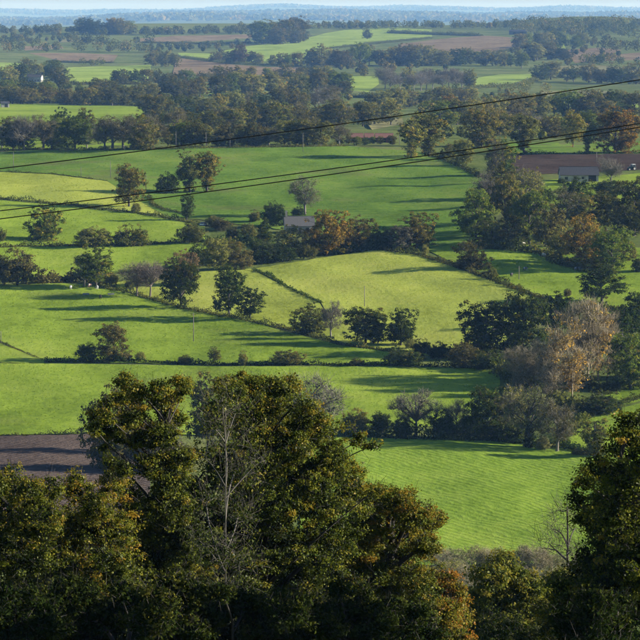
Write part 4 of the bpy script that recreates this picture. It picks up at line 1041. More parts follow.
wood_mass('wood', spots_line([(240,30),(330,28.5),(430,28),(530,28)], 130, .5), 10, 1.8, 150, 'f_hedge', 'low wooded skyline of the far ridge in the top middle')
wood_mass('wood', spots_in([(505,33),(530,27.5),(600,27),(660,27.5),(660,36),(600,34),(560,37)], 130), 16, 2.0, 170, 'f_hedge', 'wooded knoll at the upper right')
wood_mass('wood', spots_in([(-20,37),(70,36),(80,42),(-20,48)], 50), 8, 1.7, 150, 'f_hedge', 'far thickets at the upper left edge')
wood_mass('wood', spots_in([(150,48),(250,44),(245,52),(180,52),(150,64)], 40), 7, 1.7, 150, 'f_hedge', 'far thickets between the brown strips left of the middle')
wood_mass('wood', spots_in([(320,98),(345,92),(480,93),(560,98),(640,102),(640,112),(540,114),(440,118),(380,116),(320,116)], 60), 6, 1.1, 170, 'f_hedge', 'dark far thickets behind the cables')
wood_mass('wood', spots_in([(-10,88),(60,88),(150,90),(160,100),(-10,102)], 60), 6, 1.1, 170, 'f_hedge', 'dark thickets behind the long left meadow')
wood_mass('wood', spots_in([(160,88),(250,86),(320,88),(340,125),(250,128),(160,132)], 80), 6, 1.1, 170, 'f_hedge', 'dark thickets filling the far belts left of the middle')
wood_mass('wood', spots_in([(440,138),(500,128),(640,122),(640,140),(500,142)], 50), 5, 1.0, 170, 'f_olive', 'thickets behind the broad rusty tree')
wood_mass('wood', spots_in([(520,40),(590,36),(660,42),(660,62),(620,64),(530,68),(500,62)], 60), 7, 1.5, 150, 'f_hedge', 'thickets on the upper right hillside')
wood_mass('wood', spots_in([(320,50),(400,48),(420,60),(460,72),(460,80),(390,84),(340,72)], 50), 7, 1.5, 150, 'f_hedge', 'thickets in the dip below the far hillside meadow')
for where, pl, sp, h0, h1 in LATER:
    L = sum(math.dist(a, b) for a, b in zip(pl[:-1], pl[1:]))
    c = p2w(pl[0][0], pl[0][1])[0]; hmid = (h0 + h1)/2*mpp(c)/1.6
    wood_mass('wood', spots_line(pl, int(L/sp*1.7), .5), hmid, hmid*.14, 130, 'f_hedge', 'small far trees standing close ' + where, spread=.5)
def ridge(Y0, Y1, n, label):
    X = RNG.uniform(-6000, 6000, n); Y = RNG.uniform(Y0, Y1, n)
    wood_mass('wood', np.stack([X, Y], -1), 34, 30, 22, 'f_hedge', label, spread=2.2)
ridge(25000, 33500, 3600, 'hazy wooded lowland in front of the horizon ridge')
ridge(33000, 36600, 2600, 'hazy wooded ridge at the horizon')
ridge(47500, 50600, 2200, 'faint farthest wooded ridge under the sky')

# ------------------------------------------------------------------ buildings
M['stone'] = plain('pale_stone', (.30,.27,.22), (.45,.41,.34), scale=2.0, bump=.5)
M['slate'] = plain('grey_slate', (.06,.06,.062), (.105,.104,.104), scale=3.0, bump=.4, stretch=(1,3,1))
M['darkroof'] = plain('dark_sheet_roof', (.028,.03,.036), (.055,.058,.066), scale=2.0, stretch=(4,.6,.6), rough=.6)
M['white'] = plain('weathered_white_wall', (.26,.25,.235), (.46,.44,.41), scale=.7)
M['redtile'] = plain('red_tile_roof', (.13,.06,.045), (.20,.09,.065), scale=2.0)
M['redwood'] = plain('dark_red_boards', (.10,.035,.03), (.15,.05,.04), scale=1.5)
M['timber'] = plain('weathered_timber', (.09,.075,.06), (.16,.135,.11), scale=4, stretch=(1,1,.2))
M['glass'] = plain('dark_glass', (.02,.024,.03), (.035,.04,.048), rough=.15)
M['steel'] = plain('galvanised_steel', (.30,.31,.32), (.40,.41,.42), rough=.5, metal=.6)
M['rubber_and_dark_opening'] = plain('black_rubber_and_dark_opening', (.012,.012,.012), (.022,.022,.022), rough=.8)
M['paintgreen'] = plain('dark_green_paint', (.02,.05,.03), (.03,.07,.04), rough=.45)
M['carwhite'] = plain('white_car_paint', (.62,.63,.64), (.72,.73,.74), rough=.35)
M['cable'] = plain('black_cable', (.008,.008,.009), (.014,.014,.015), rough=.7)
M['rim'] = plain('pale_wheel_rim', (.45,.43,.38), (.55,.53,.48), rough=.6)
def gable_house(name, pos, rz, L, Wd, H, RH, wallm, roofm, label, cat, windows=(), doors=(), chimney=None, over=.35, lean=None):
    """ridge runs along local x; the front is local -y; windows/doors: (x, z0, z1, width)"""
    k_ = (1.25 if name in ('farmhouse', 'cottage') else 1.5) if pos[1] > 2700 else (1.25 if pos[1] > 1900 else 1.0)
    e = empty(name, pos, rz, (k_, k_, k_))
    w = MB()
    x0, x1, y0, y1 = -L/2, L/2, -Wd/2, Wd/2
    w.poly([(x0,y0,-.8),(x1,y0,-.8),(x1,y1,-.8),(x0,y1,-.8),(x0,y0,H),(x1,y0,H),(x1,y1,H),(x0,y1,H),(x0,0,H+RH),(x1,0,H+RH)],
           [(0,1,5,4),(2,3,7,6),(1,2,6,9,5),(3,0,4,8,7),(0,3,2,1)])
    w.build('wall', M[wallm], e)
    t = .18; n = math.hypot(Wd/2, RH); ny, nz = RH/n, (Wd/2)/n
    ex = over; sl = RH/(Wd/2)
    rf = None
    for sgn in (-1, 1):
        yb = sgn*(Wd/2 + over); zb = H - over*sl
        a = np.array([0, sgn*ny, nz])*t; u = np.array([0, sgn*ny, nz])*.012
        P = [np.array(p) for p in [(x0-ex,yb,zb),(x1+ex,yb,zb),(x1+ex,0,H+RH),(x0-ex,0,H+RH)]]
        Q = [p + u for p in P] + [p + a for p in P]
        r = MB().poly(Q, [(0,3,2,1),(4,5,6,7),(0,1,5,4),(1,2,6,5),(2,3,7,6),(3,0,4,7)]).build('roof', M[roofm], e)
        rf = rf or r
    MB().box(x0-ex-.02, x1+ex+.02, -.16, .16, H+RH+.06, H+RH+.26).build('ridge_cap', M[roofm], e)
    if chimney:
        cx, ch, cw = chimney
        c = MB().box(cx-cw/2, cx+cw/2, -cw/2, cw/2, H+RH-.8, H+RH+ch); c.box(cx-cw/2-.06, cx+cw/2+.06, -cw/2-.06, cw/2+.06, H+RH+ch, H+RH+ch+.15)
        c.build('chimney', M[wallm], e)
    for (wx, z0, z1, ww) in windows:
        f = MB(); k = .09
        f.box(wx-ww/2-k, wx-ww/2, y0-.06, y0+.02, z0-k, z1+k); f.box(wx+ww/2, wx+ww/2+k, y0-.06, y0+.02, z0-k, z1+k)
        f.box(wx-ww/2, wx+ww/2, y0-.06, y0+.02, z1, z1+k); f.box(wx-ww/2, wx+ww/2, y0-.09, y0+.02, z0-k, z0)
        fo = f.build('window', M['timber'], e)
        MB().box(wx-ww/2, wx+ww/2, y0-.02, y0+.01, z0, z1).build('pane', M['glass'], fo)
    for (dx, z0, z1, dw, dm) in doors:
        do = MB().box(dx-dw/2, dx+dw/2, y0-.05, y0+.01, z0, z1).build('door', M[dm], e)
        MB().box(dx+dw*.35, dx+dw*.35+.06, y0-.10, y0-.05, (z0+z1)/2-.1, (z0+z1)/2+.1).build('handle', M['steel'], do)
    tag(e, label, cat)
    return e
def gp(px, row, dz=0.0):
    p = p2w(px, row)[0]; return (float(p[0]), float(p[1]), float(p[2]) + dz)
gable_house('stone_house', gp(299,233), math.radians(7), 10.4, 6.0, 2.9, 3.0, 'stone', 'slate', 'stone house with grey slate roof behind the orange trees', 'house',
            windows=[(-2.6,.9,2.0,.9),(2.8,.9,2.0,.9)], doors=[(0,0,2.1,1.0,'timber')], chimney=(-4.6,2.0,.7))
b = gable_house('barn', gp(578.5,181.5), math.radians(3), 15.5, 8.0, 2.9, 3.0, 'white', 'darkroof', 'white walled barn with dark roof beside the tilled field', 'barn',
            doors=[(5.2,0,2.8,3.2,'rubber_and_dark_opening'),(-1.8,0,2.3,1.4,'timber')], windows=[(-5.5,1.0,2.0,1.1),(1.3,1.2,2.1,.9)])  # wide black door panel is the barn's dark opening, its shade put into colour
gable_house('farmhouse', gp(35,82), math.radians(-12), 13.5, 7.0, 4.6, 2.2, 'white', 'slate', 'long white farmhouse among far trees at left', 'house',
            windows=[(-4,1,2.2,1.1),(-1.5,1,2.2,1.1),(4,1,2.2,1.1)], doors=[(1.3,0,2.1,1.1,'timber')])
gable_house('cottage', gp(54.5,101), math.radians(10), 4.6, 5.0, 4.2, 2.4, 'white', 'redtile', 'tiny white cottage in the hedge behind the long left meadow', 'house',
            windows=[(0,2.6,3.5,.8)], doors=[(-.9,0,2,.9,'timber')])
for x, L, lab in ((357,5.5,'left and smallest of the dark red roofed sheds behind the wide crop field'), (369,4.2,'middle dark red roofed shed behind the wide crop field'), (384,8.5,'right and longest of the dark red roofed sheds behind the wide crop field')):
    gable_house('shed', gp(x,142.5), math.radians(4), L, 5, 2.6, 1.9, 'redwood', 'redtile', lab, 'shed', doors=[(0,0,2.1,1.6,'rubber_and_dark_opening')], windows=[(L*.33,1.0,1.8,.6)])
gable_house('farm_shed', gp(598,28.5), math.radians(-6), 17, 9, 5.0, 2.4, 'white', 'slate', 'pale long farm shed on the far upper right hill', 'shed',
            windows=[(-5,1.4,2.6,1.4),(0,1.4,2.6,1.4)], doors=[(5,0,3.4,3,'timber')])
gable_house('farmhouse', gp(621,28), math.radians(8), 11, 8, 5.5, 4.0, 'stone', 'redtile', 'red roofed house right of the pale long far shed', 'house',
            windows=[(-3,2,3.4,1.1),(3,2,3.4,1.1)], doors=[(0,0,2.2,1.2,'timber')], chimney=(-4.4,1.6,.9))
gable_house('farm_shed', gp(582,30), math.radians(4), 20, 9, 4.2, 2.0, 'slate', 'slate', 'low grey roofed shed left of the pale long far shed', 'shed', doors=[(-4,0,3.2,3.4,'rubber_and_dark_opening'),(4,0,3.2,3.4,'rubber_and_dark_opening')])
gable_house('farm_shed', gp(518,34.5), math.radians(-4), 24, 9, 4.0, 2.2, 'slate', 'darkroof', 'bluish grey roofed shed at the left foot of the upper right knoll', 'shed', doors=[(-5,0,3.0,3.4,'rubber_and_dark_opening'),(5,0,3.0,3.4,'rubber_and_dark_opening')])
gable_house('field_shelter', gp(5,107.3), math.radians(12), 4.4, 3.0, 2.2, .9, 'white', 'darkroof', 'small white field shelter at the left edge of the long meadow', 'shelter', doors=[(.6,0,1.9,1.6,'rubber_and_dark_opening')])

# ------------------------------------------------------------------ tractor and car
def wheel(parent, x, y, r, w, name='wheel', rimm='rim'):
    ty = MB(); n = 18
    prof_ = [(r*.55,-w/2),(r*.92,-w/2),(r,-w*.3),(r,w*.3),(r*.92,w/2),(r*.55,w/2)]
    V = []; F = []
    for k in range(n):
        a = 2*math.pi*k/n
        for (rr, yy) in prof_: V.append((x + rr*math.cos(a), y + yy, r + rr*math.sin(a)))
    m = len(prof_)
    for k in range(n):
        for j in range(m):
            F.append((k*m + j, ((k+1) % n)*m + j, ((k+1) % n)*m + (j+1) % m, k*m + (j+1) % m))
    t = ty.poly(V, F).build(name, M['rubber_and_dark_opening'], parent)
    MB().tube((x, y-w*.35, r), (x, y+w*.35, r), r*.56, r*.56, 14).build('rim', M[rimm], t)
def tractor(pos, rz):
    e = empty('tractor', pos, rz)
    MB().box(-1.5,1.7,-.35,.35,.55,1.0).build('chassis', M['rubber_and_dark_opening'], e)
    h = MB().poly([(.25,-.42,.95),(1.95,-.36,.95),(1.95,.36,.95),(.25,.42,.95),(.25,-.42,1.75),(1.95,-.30,1.55),(1.95,.30,1.55),(.25,.42,1.75)],
                  [(0,3,2,1),(4,5,6,7),(0,1,5,4),(1,2,6,5),(2,3,7,6),(3,0,4,7)]).build('bonnet', M['paintgreen'], e)
    MB().box(1.955,1.985,-.25,.25,1.05,1.45).build('grille', M['rubber_and_dark_opening'], h)
    MB().tube((1.1,.3,1.6),(1.1,.3,2.6),.05,.05,8).build('exhaust', M['steel'], e)
    c = MB().poly([(-1.25,-.75,1.0),(.22,-.75,1.0),(.22,.75,1.0),(-1.25,.75,1.0),(-1.1,-.68,2.55),(.05,-.68,2.55),(.05,.68,2.55),(-1.1,.68,2.55)],
                  [(0,3,2,1),(4,5,6,7),(0,1,5,4),(1,2,6,5),(2,3,7,6),(3,0,4,7)]).build('cab', M['glass'], e)
    MB().box(-1.25,.2,-.8,.8,2.56,2.75).build('cab_roof', M['carwhite'], c)
    for sx in (-1.2, .16):
        for sy in (-.75, .75): MB().tube((sx,sy,1.0),(sx*.9,sy*.93,2.56),.06,.06,6).build('pillar', M['paintgreen'], c)
    for s in (-1, 1):
        wheel(e, -.85, s*.85, .85, .5); wheel(e, 1.45, s*.75, .55, .36)
        MB().box(-1.6,-.1,s*.85-.27,s*.85+.27,1.72,1.80).build('mudguard', M['paintgreen'], e)
        MB().tube((1.95,s*.25,1.4),(2.0,s*.25,1.4),.09,.09,10).build('headlight', M['carwhite'], e)
    tag(e, 'dark tractor with pale cab roof on the tilled earth right of the barn', 'tractor')
tractor(gp(632,170.5), math.radians(200))
def car(pos, rz, label):
    e = empty('car', pos, rz)
    secs = [(-2.05,.45,.80,.70),(-1.95,.35,.95,.78),(-.9,.32,1.0,.82),(.9,.32,.98,.82),(1.8,.36,.85,.76),(2.05,.45,.72,.66)]
    V = []; F = []
    for (x, z0, z1, hw) in secs: V += [(x,-hw,z0),(x,hw,z0),(x,hw,z1),(x,-hw,z1)]
    for k in range(len(secs) - 1):
        for j in range(4): F.append((k*4+j, k*4+(j+1)%4, (k+1)*4+(j+1)%4, (k+1)*4+j))
    F += [(0,3,2,1), tuple(len(V)-4+i for i in range(4))]
    MB().poly(V, F).build('body', M['carwhite'], e)
    g = MB().poly([(-1.9,-.74,.97),(.95,-.76,.97),(.95,.76,.97),(-1.9,.74,.97),(-1.5,-.6,1.42),(.25,-.6,1.42),(.25,.6,1.42),(-1.5,.6,1.42)],
                  [(0,3,2,1),(4,5,6,7),(0,1,5,4),(1,2,6,5),(2,3,7,6),(3,0,4,7)]).build('windows', M['glass'], e)
    MB().box(-1.5,.25,-.61,.61,1.425,1.46).build('roof', M['carwhite'], e)
    for sx in (-1.25, 1.3):
        for s in (-1, 1): wheel(e, sx, s*.72, .31, .2)
    for s in (-1, 1): MB().box(2.03,2.07,s*.5-.15,s*.5+.15,.58,.70).build('headlight', M['glass'], e)
    tag(e, label, 'car')
car(gp(203.5,226), math.radians(70), 'small white car half hidden beside the brownish wide bush')

# ------------------------------------------------------------------ cattle
def skin_mesh(name, verts, edges, radii, root=0, lvl=1):
    me = bpy.data.meshes.new(name + '_cage'); me.from_pydata(verts, edges, [])
    o = bpy.data.objects.new(name + '_cage', me); COL.objects.link(o)
    sm = o.modifiers.new('skin', 'SKIN'); sb = o.modifiers.new('sub', 'SUBSURF'); sb.levels = lvl
    for i, r in enumerate(radii):
        me.skin_vertices[0].data[i].radius = (r, r) if not isinstance(r, tuple) else r
    me.skin_vertices[0].data[root].use_root = True
    dg = bpy.context.evaluated_depsgraph_get(); dg.update()
    res = bpy.data.meshes.new_from_object(o.evaluated_get(dg)); res.name = name
    bpy.data.objects.remove(o); bpy.data.meshes.remove(me)
    return res
cv = [(0,0,1.0),(.55,0,1.02),(.95,0,1.06),(1.25,0,1.12),(1.5,0,1.0),(1.72,0,.78),(1.90,0,.62),   # back .. head lowered to graze
      (-.5,0,1.0),(-.85,0,1.04),
      (.85,.2,.75),(.85,.21,.4),(.88,.21,.05),(.85,-.2,.75),(.80,-.21,.4),(.78,-.21,.05),
      (-.8,.2,.8),(-.92,.21,.45),(-.82,.21,.05),(-.8,-.2,.8),(-.88,-.21,.45),(-.78,-.21,.05),
      (-1.0,0,1.0),(-1.05,0,.5),(1.55,.17,.98),(1.55,-.17,.98)]
ce = [(0,1),(1,2),(2,3),(3,4),(4,5),(5,6),(0,7),(7,8),(2,9),(9,10),(10,11),(2,12),(12,13),(13,14),(8,15),(15,16),(16,17),(8,18),(18,19),(19,20),(8,21),(21,22),(4,23),(4,24)]
cr = [.40,.40,.34,.22,.16,.14,.10,.40,.33,.13,.08,.07,.13,.08,.07,.17,.09,.07,.17,.09,.07,.06,.03,.05,.05]
cow_me = skin_mesh('cow_body', cv, ce, cr, 0)
cow_me.polygons.foreach_set('use_smooth', np.ones(len(cow_me.polygons), bool))
M['cow_dark'] = plain('black_and_white_hide', (.012,.011,.010), (.5,.48,.45), scale=1.15, detail=1)
M['cow_white'] = plain('white_hide', (.5,.47,.42), (.68,.65,.6), scale=1.2, detail=1)
M['cow_black'] = plain('black_hide', (.012,.011,.010), (.03,.026,.022), scale=1.2, detail=1)
M['cow_red'] = plain('red_and_white_hide', (.20,.08,.05), (.55,.47,.42), scale=1.3, detail=1)
for (x, r, rz, m, lab) in [
    (537,253,80,'cow_black','black cow in the tree shadow of the right pasture'), (543.5,257.5,-70,'cow_white','white cow in the tree shadow right of the black cow'),
    (521.5,246.5,30,'cow_white','white cow at the far edge of the right pasture near the wood'), (525,271.5,60,'cow_dark','black and white cow in the sunlit middle of the right pasture'),
    (511.5,277.5,75,'cow_black','black cow close to the diagonal hedge'), (577.5,271.5,-20,'cow_dark','black and white cow at the right of the right pasture'),
    (70.8,290,85,'cow_white','white cow left of the brown hedge corner in the left field'), (97,290,-80,'cow_white','white cow at the foot of the green tree in the left field'),
    (89.5,288,70,'cow_red','reddish and white cow by the end of the brown hedge'), (100.5,299.5,90,'cow_black','black cow in the left field below the white one'),
    ]:
    p = gp(x, r, .16); o = link('cow', cow_me, M[m]); o.location = p; o.rotation_euler = (0, 0, math.radians(rz)); tag(o, lab, 'cow', 'grazing cattle')
for x, r, lab in ((86,295.5,'pale water trough in the left field below the green tree'), (111,295.5,'pale water trough beside the slanting hedge in the left field')):
    e = empty('water_trough', gp(x, r, .15), .2)
    MB().box(-1.0,1.0,-.35,.35,.12,.18).box(-1.0,-.95,-.35,.35,.18,.6).box(.95,1.0,-.35,.35,.18,.6).box(-.95,.95,-.35,-.30,.18,.6).box(-.95,.95,.30,.35,.18,.6).build('basin', M['steel'], e)
    for sx in (-.8,.8): MB().box(sx-.06,sx+.06,-.3,.3,0,.12).build('foot', M['timber'], e)
    tag(e, lab, 'trough')

# ------------------------------------------------------------------ poles and cables
def pole(px, row, hpx, label, arm=True, pos=None):
    p = gp(px, row) if pos is None else pos
    H = hpx*mpp(p)
    e = empty('utility_pole', p, .1)
    MB().tube((0,0,-.8),(0,0,H),.13,.09,10).build('post', M['bark_grey'], e, smooth=True)
    if arm:
        MB().box(-.75,.75,-.05,.05,H-.55,H-.43).build('crossarm', M['timber'], e)
        for sx in (-.62,0,.62): MB().tube((sx,0,H-.43),(sx,0,H-.22),.045,.06,8).build('insulator', M['glass'], e)
    tag(e, label, 'pole', 'utility poles standing in the fields')
for x, r, h, lab in [(193.5,342,29,'grey pole in the left field below the tall dark hedge tree'), (364.5,307,21,'thin pole in the large yellow pasture'),
    (13.5,171,19,'pole at the left edge of the wide crop field'), (110.5,178,17,'pole in the crop field above the broad rusty green tree'),
    (146,193,18,'pole right of the broad rusty green tree'), (81,177,10,'short pole on the verge of the yellowish wedge'), (303,152,19,'pole in the crop field in front of the tree belt'),
    (399.5,145,18,'pole right of the dark red roofed sheds'), (206,148,16,'left pole at the foot of the middle tree belt'), (230,148,10,'right short pole at the foot of the middle tree belt'),
    (176,149,18,'pole at the left end of the middle tree belt'), (596.5,163,11,'pole standing in the dark tilled field'), (519,280,14,'pole on the diagonal hedge by the cows'), (1,343,12,'pole at the left edge beside the thin track line'),
    (303.5,232,15,'white looking post in front of the grey slate roof')]:
    pole(x, r, h, lab, arm=h in (29, 14))
def cable(pts, Y, r, label):
    xs = np.array([p[0] for p in pts], float); ys = np.array([p[1] for p in pts], float)
    c = np.polyfit(xs, ys, 3)
    X = np.linspace(-420, 1060, 70)
    # keep the measured curve inside the frame, go on along a parabola outside it
    c2 = np.polyfit(xs, ys, 2)
    row = np.polyval(c2, X)
    P = np.array([at_depth(a, b, Y) for a, b in zip(X, row)])
    o0 = P[0].copy()
    n = 6; d = np.gradient(P, axis=0); d = unit(d); up = np.array([0, 0, 1.0]); a = unit(np.cross(d, up)); b_ = np.cross(d, a)
    th = np.arange(n)*2*math.pi/n
    V = (P[:, None] + (np.cos(th)[None, :, None]*a[:, None] + np.sin(th)[None, :, None]*b_[:, None])*r - o0).reshape(-1, 3)
    q = []
    for k in range(len(P) - 1):
        for j in range(n): q.append((k*n + j, k*n + (j+1) % n, (k+1)*n + (j+1) % n, (k+1)*n + j))
    o = link('overhead_cable', mk_mesh('overhead_cable', V, quads=np.array(q), smooth=True), M['cable'], loc=o0)
    tag(o, label, 'cable', 'overhead cables crossing the view')
cable([(0,168.5),(145,150.5),(220,141),(320,127),(480,103.5),(640,80)], 104, .017, 'uppermost single black overhead cable')
cable([(0,211),(100,199),(160,191),(320,170),(480,148.5),(640,123)], 98, .0155, 'upper of the two close black overhead cables')
cable([(0,219),(160,198),(320,176),(480,152.5),(640,127)], 97, .0155, 'lowest black overhead cable')

# ------------------------------------------------------------------ near trees, each at its own distance
def near_tree(px, Y, blobs, ncl, leaves, leaf, clr, mat, label, bark='bark_dark', trunk_r=.32, top=None, twigs=3, twig_len=.45, twig_w=.014, name='oak_tree', surf=.5,
              fine=.011, seed=1, tint_out=.38, tint_up=.24, lean=0.0, deep=.8, sides=6, cat='tree'):
    rng = np.random.default_rng(seed)
    s = Y / FOC
    bx = float(at_depth(px, 500, Y)[0]); bz = float(terr(bx, Y))
    B = []
    for (x, r, rad, *rest) in blobs:
        dy = (rest[0] if rest else rng.uniform(-.6, .6)*deep*5)
        sq = rest[1] if len(rest) > 1 else .85
        p = at_depth(x, r, Y + dy)
        B.append((p[0] - bx, dy, p[2] - bz, rad*s, rad*s*1.1, rad*s*sq))
    zt = (float(at_depth(px, top, Y)[2]) - bz) if top else np.mean([b[2] for b in B])
    tr = [(0,0,-.6),(rng.normal(0,.15),rng.normal(0,.15),zt*.4),(lean,rng.normal(0,.2),zt)]
    cm, wm, _, _ = plant_mesh(name, B, rng, tr, trunk_r, ncl, leaves, leaf, clr, twigs=twigs, twig_len=twig_len, twig_w=twig_w, surf=surf, sides=sides, fine=fine, tint_out=tint_out, tint_up=tint_up, rough=.34, flat=.6, nb=.45)
    e = empty(name, (bx, Y, bz))
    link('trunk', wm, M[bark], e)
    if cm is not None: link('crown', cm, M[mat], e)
    tag(e, label, cat)
    return e
# big central oak
near_tree(262, 152, [(232,394,17),(252,388,18),(278,394,20),(300,404,16),(220,418,17),(246,424,28),(312,414,10),(322,420,8),(290,384,9),(240,380,9),(224,384,8),(212,408,9),(285,435,36),(320,432,20),(335,452,16),(345,478,20),(360,440,9),(372,446,8),(358,500,20),
    (222,470,34),(262,475,44),(310,480,38),(330,520,32),(220,530,42),(270,535,46),(315,560,40),(230,590,44),(280,600,46),(320,620,36),(192,560,36),(350,490,14),(190,500,26),(375,492,10),(250,436,24,-2.6),(288,448,26,-2.6),(268,500,34,-3.2),(312,498,26,-2.6),(328,462,16,-2.0),(262,410,18,-1.8),(300,430,16,-2.0)],
    3900, 56, .102, .35, 'fg_oak', 'big near oak with yellow brown top in the lower middle', trunk_r=.42, top=430, seed=11, surf=.32, fine=.008)
# open-crowned oak at the left
near_tree(168, 147, [(124,381,9),(131,388,10),(140,391,10),(158,388,10),(166,391,7),(152,399,10),(180,382,7),(184,392,6),(176,397,7),(118,398,9),(104,406,9),(97,416,9),(96,428,9),(107,432,10),(118,436,10),(130,420,11),(142,412,10),(165,412,9),
    (162,436,16,-1.2),(140,440,12,-.8),(104,447,7),(113,463,10),(124,470,11),(110,478,10),(118,486,11),(182,458,16,-1.0),(152,464,18,-1.4),(170,480,18,-1.6),(168,505,30,-1.5),(140,520,30),(182,540,34,-1.5),(150,560,36,-1),(165,605,40,-1),(130,498,15),(108,418,7),(176,420,10),(160,402,9),(148,428,11),(170,400,7),(186,384,6),(136,402,8),(122,412,8),(166,424,10)],
    2600, 46, .098, .28, 'fg_oak', 'near oak with open gnarled crown left of the big oak', trunk_r=.24, top=425, seed=23, surf=.3, fine=.0065, tint_out=.42, tint_up=.22)
# left edge
near_tree(20, 140, [(8,478,16),(28,492,18),(48,492,15),(-12,488,22),(5,510,26),(40,520,26),(-25,530,34),(20,550,38),(55,560,28),(0,595,42),(45,605,36),(-40,580,36)],
    1700, 52, .10, .34, 'fg_oak', 'near oak at the left edge with yellowing top', trunk_r=.32, top=520, seed=31, surf=.45, tint_up=.2)
near_tree(90, 143, [(74,478,9),(80,492,14),(95,505,18),(112,494,12),(84,525,24),(110,530,26),(70,560,30),(105,570,32),(90,610,38),(130,600,30)],
    1300, 50, .10, .34, 'fg_oak', 'low near oak between the left edge oak and the open-crowned oak', trunk_r=.28, top=530, seed=37, surf=.45, tint_up=.2)
# right shoulder, rusty oak
near_tree(392, 158, [(372,500,18),(395,502,18),(412,515,20),(428,522,14),(436,518,9),(365,530,28),(400,545,30),(425,545,14),(372,570,34),(410,585,30),(380,615,38),(425,620,26),(345,560,26),(340,600,34)],
    2300, 54, .102, .34, 'fg_rust', 'near oak turning rusty at the right shoulder of the big oak', trunk_r=.36, top=520, seed=43, surf=.45, tint_up=.25)
near_tree(445, 162, [(432,588,14),(446,580,11),(455,596,12),(440,612,18),(458,620,12),(430,630,20),(450,636,18)],
    620, 52, .115, .38, 'fg_rust', 'small rusty near tree at the bottom between the oaks', trunk_r=.2, top=590, seed=47, surf=.4, tint_up=.15, tint_out=.42)
# slender pale-stemmed tree in front of the oak
near_tree(226, 138, [(222,400,14),(235,410,16),(212,425,16),(230,440,20),(250,430,14),(205,455,18),(235,475,24),(255,460,16),(210,500,22),(240,515,22),(225,550,24),(250,560,20),(200,540,16),(230,600,28),(205,590,20)],
    420, 9, .11, .5, 'fg_green', 'slender pale-stemmed ash with sparse leaves before the big oak', bark='bark_pale', trunk_r=.042, top=400, twigs=6, twig_len=.6, twig_w=.008, seed=53, name='ash_tree', surf=.1, fine=.0045)
# right edge dark oak
near_tree(618, 128, [(632,425,18),(650,440,26),(618,448,16),(600,470,16),(585,482,12),(575,500,10),(580,516,12),(610,500,24),(640,490,34),(596,522,16),(625,540,34),(655,530,36),(600,556,24),(580,580,20),(610,590,38),(645,590,44),(570,612,26),(600,630,40),(560,590,14),(660,460,30),(690,450,36),(720,470,38),(700,510,44),(740,520,44),(700,570,48),(750,580,48),(700,630,50),(680,425,26),(625,478,24,-2.2),(640,556,34,-2.4),(618,520,22,-2.0)],
    3100, 54, .105, .36, 'fg_oak', 'near dark oak at the right edge', trunk_r=.36, top=470, seed=61, surf=.42, tint_up=.12, tint_out=.40)
# middle distance tree bottom right and dead tree
near_tree(505, 215, [(503,562,13),(492,578,18),(515,580,18),(530,590,14),(485,600,20),(508,605,26),(535,612,18),(480,628,20),(505,635,28),(540,640,22),(466,625,9)],
    900, 46, .17, .55, 'fg_green', 'rounded olive tree at the bottom between the near oaks', trunk_r=.24, top=590, seed=67, surf=.45, name='tree')
near_tree(568, 228, [(566,510,12),(556,528,12),(575,530,10),(548,545,12),(580,548,9),(566,550,10)],
    70, 0, .1, .7, 'fg_oak', 'dead bare tree left of the right edge oak', bark='bark', trunk_r=.15, top=548, twigs=9, twig_len=1.2, twig_w=.02, seed=71, name='dead_tree', surf=.2, fine=.014)
near_tree(553, 225, [(545,600,16),(560,585,16),(552,622,20),(575,600,16)], 420, 36, .17, .55, 'fg_green', 'low bushy tree at the foot of the dead bare tree', trunk_r=.16, top=610, seed=73, name='tree', tint_out=.5)
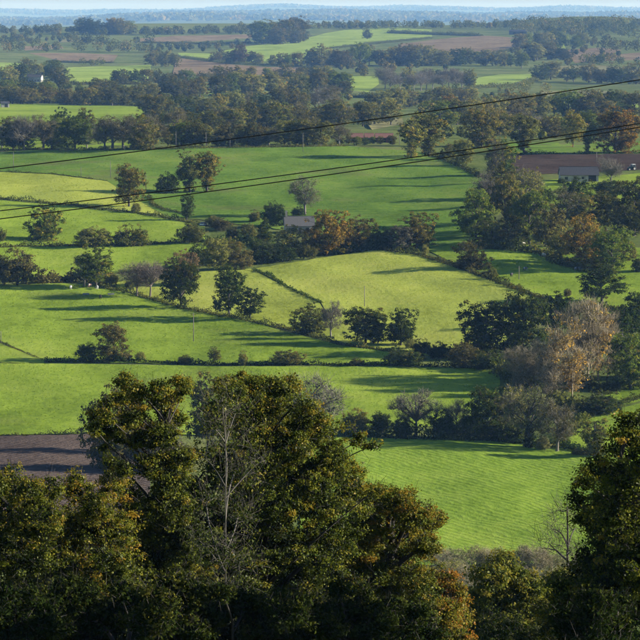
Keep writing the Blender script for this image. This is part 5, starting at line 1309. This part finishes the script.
# scrub below the drilled field
SCR = [(440,578,30,34,'f_scrub'),(455,584,34,30,'f_pale'),(472,580,34,30,'f_scrub'),(487,578,30,30,'f_scrub'),(503,582,34,32,'f_pale'),(520,580,34,30,'f_scrub'),(536,582,36,32,'f_scrub'),(552,580,30,30,'f_pale'),(446,596,36,40,'f_olive'),(466,600,34,36,'f_pale'),(525,600,32,36,'f_grey'),(545,604,34,36,'f_pale'),(585,585,30,36,'f_grey')]
for i, (x, r, h, w, m) in enumerate(SCR):
    plant('willow' if i % 3 else 'bare', x, r, h, w, m, '%s pale scrub thicket from the left below the drilled field' % ORD[i], 'pale scrub below the drilled field', name='thicket', bark='twig_tan', cat='thicket')
# undergrowth closing the bottom of the view, on the near slope in front of the trunks
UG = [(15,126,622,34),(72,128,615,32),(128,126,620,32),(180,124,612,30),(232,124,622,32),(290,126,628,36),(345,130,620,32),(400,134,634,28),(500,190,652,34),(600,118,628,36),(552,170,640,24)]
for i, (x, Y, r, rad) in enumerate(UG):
    near_tree(x, Y, [(x,r-14,rad*.6),(x-24,r,rad*.75),(x+24,r+4,rad*.75),(x,r+30,rad*1.1),(x-10,r-30,rad*.35),(x+16,r-22,rad*.4)], 420, 40, .12, .36, 'fg_ivy_shade', '%s dark leafy undergrowth bush from the left along the bottom' % ORD[i],
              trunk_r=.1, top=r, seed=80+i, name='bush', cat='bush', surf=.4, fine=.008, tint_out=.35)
pole(460.5, 640, 40, 'top of a grey pole rising between the bottom trees', pos=(float(at_depth(461, 625, 200)[0]), 200.0, float(terr(at_depth(461, 625, 200)[0], 200.0))))

# ------------------------------------------------------------------ haze: the air of the valley
hm, hnt, hout = new_mat('valley_air')
pv = N(hnt, 'ShaderNodeVolumePrincipled')
pv.inputs['Color'].default_value = (0.24, 0.50, 1.0, 1)
pv.inputs['Absorption Color'].default_value = (1, 1, 1, 1)
pv.inputs['Density'].default_value = 3.0e-5
pv.inputs['Anisotropy'].default_value = 0.0
hnt.links.new(pv.outputs[0], hout.inputs['Volume'])
hz = MB().box(-7400, 7400, -300, 60400, -110.0, CAMZ + 130.0).build('haze', hm)
tag(hz, 'thin blue autumn haze lying over the valley', kind='stuff')
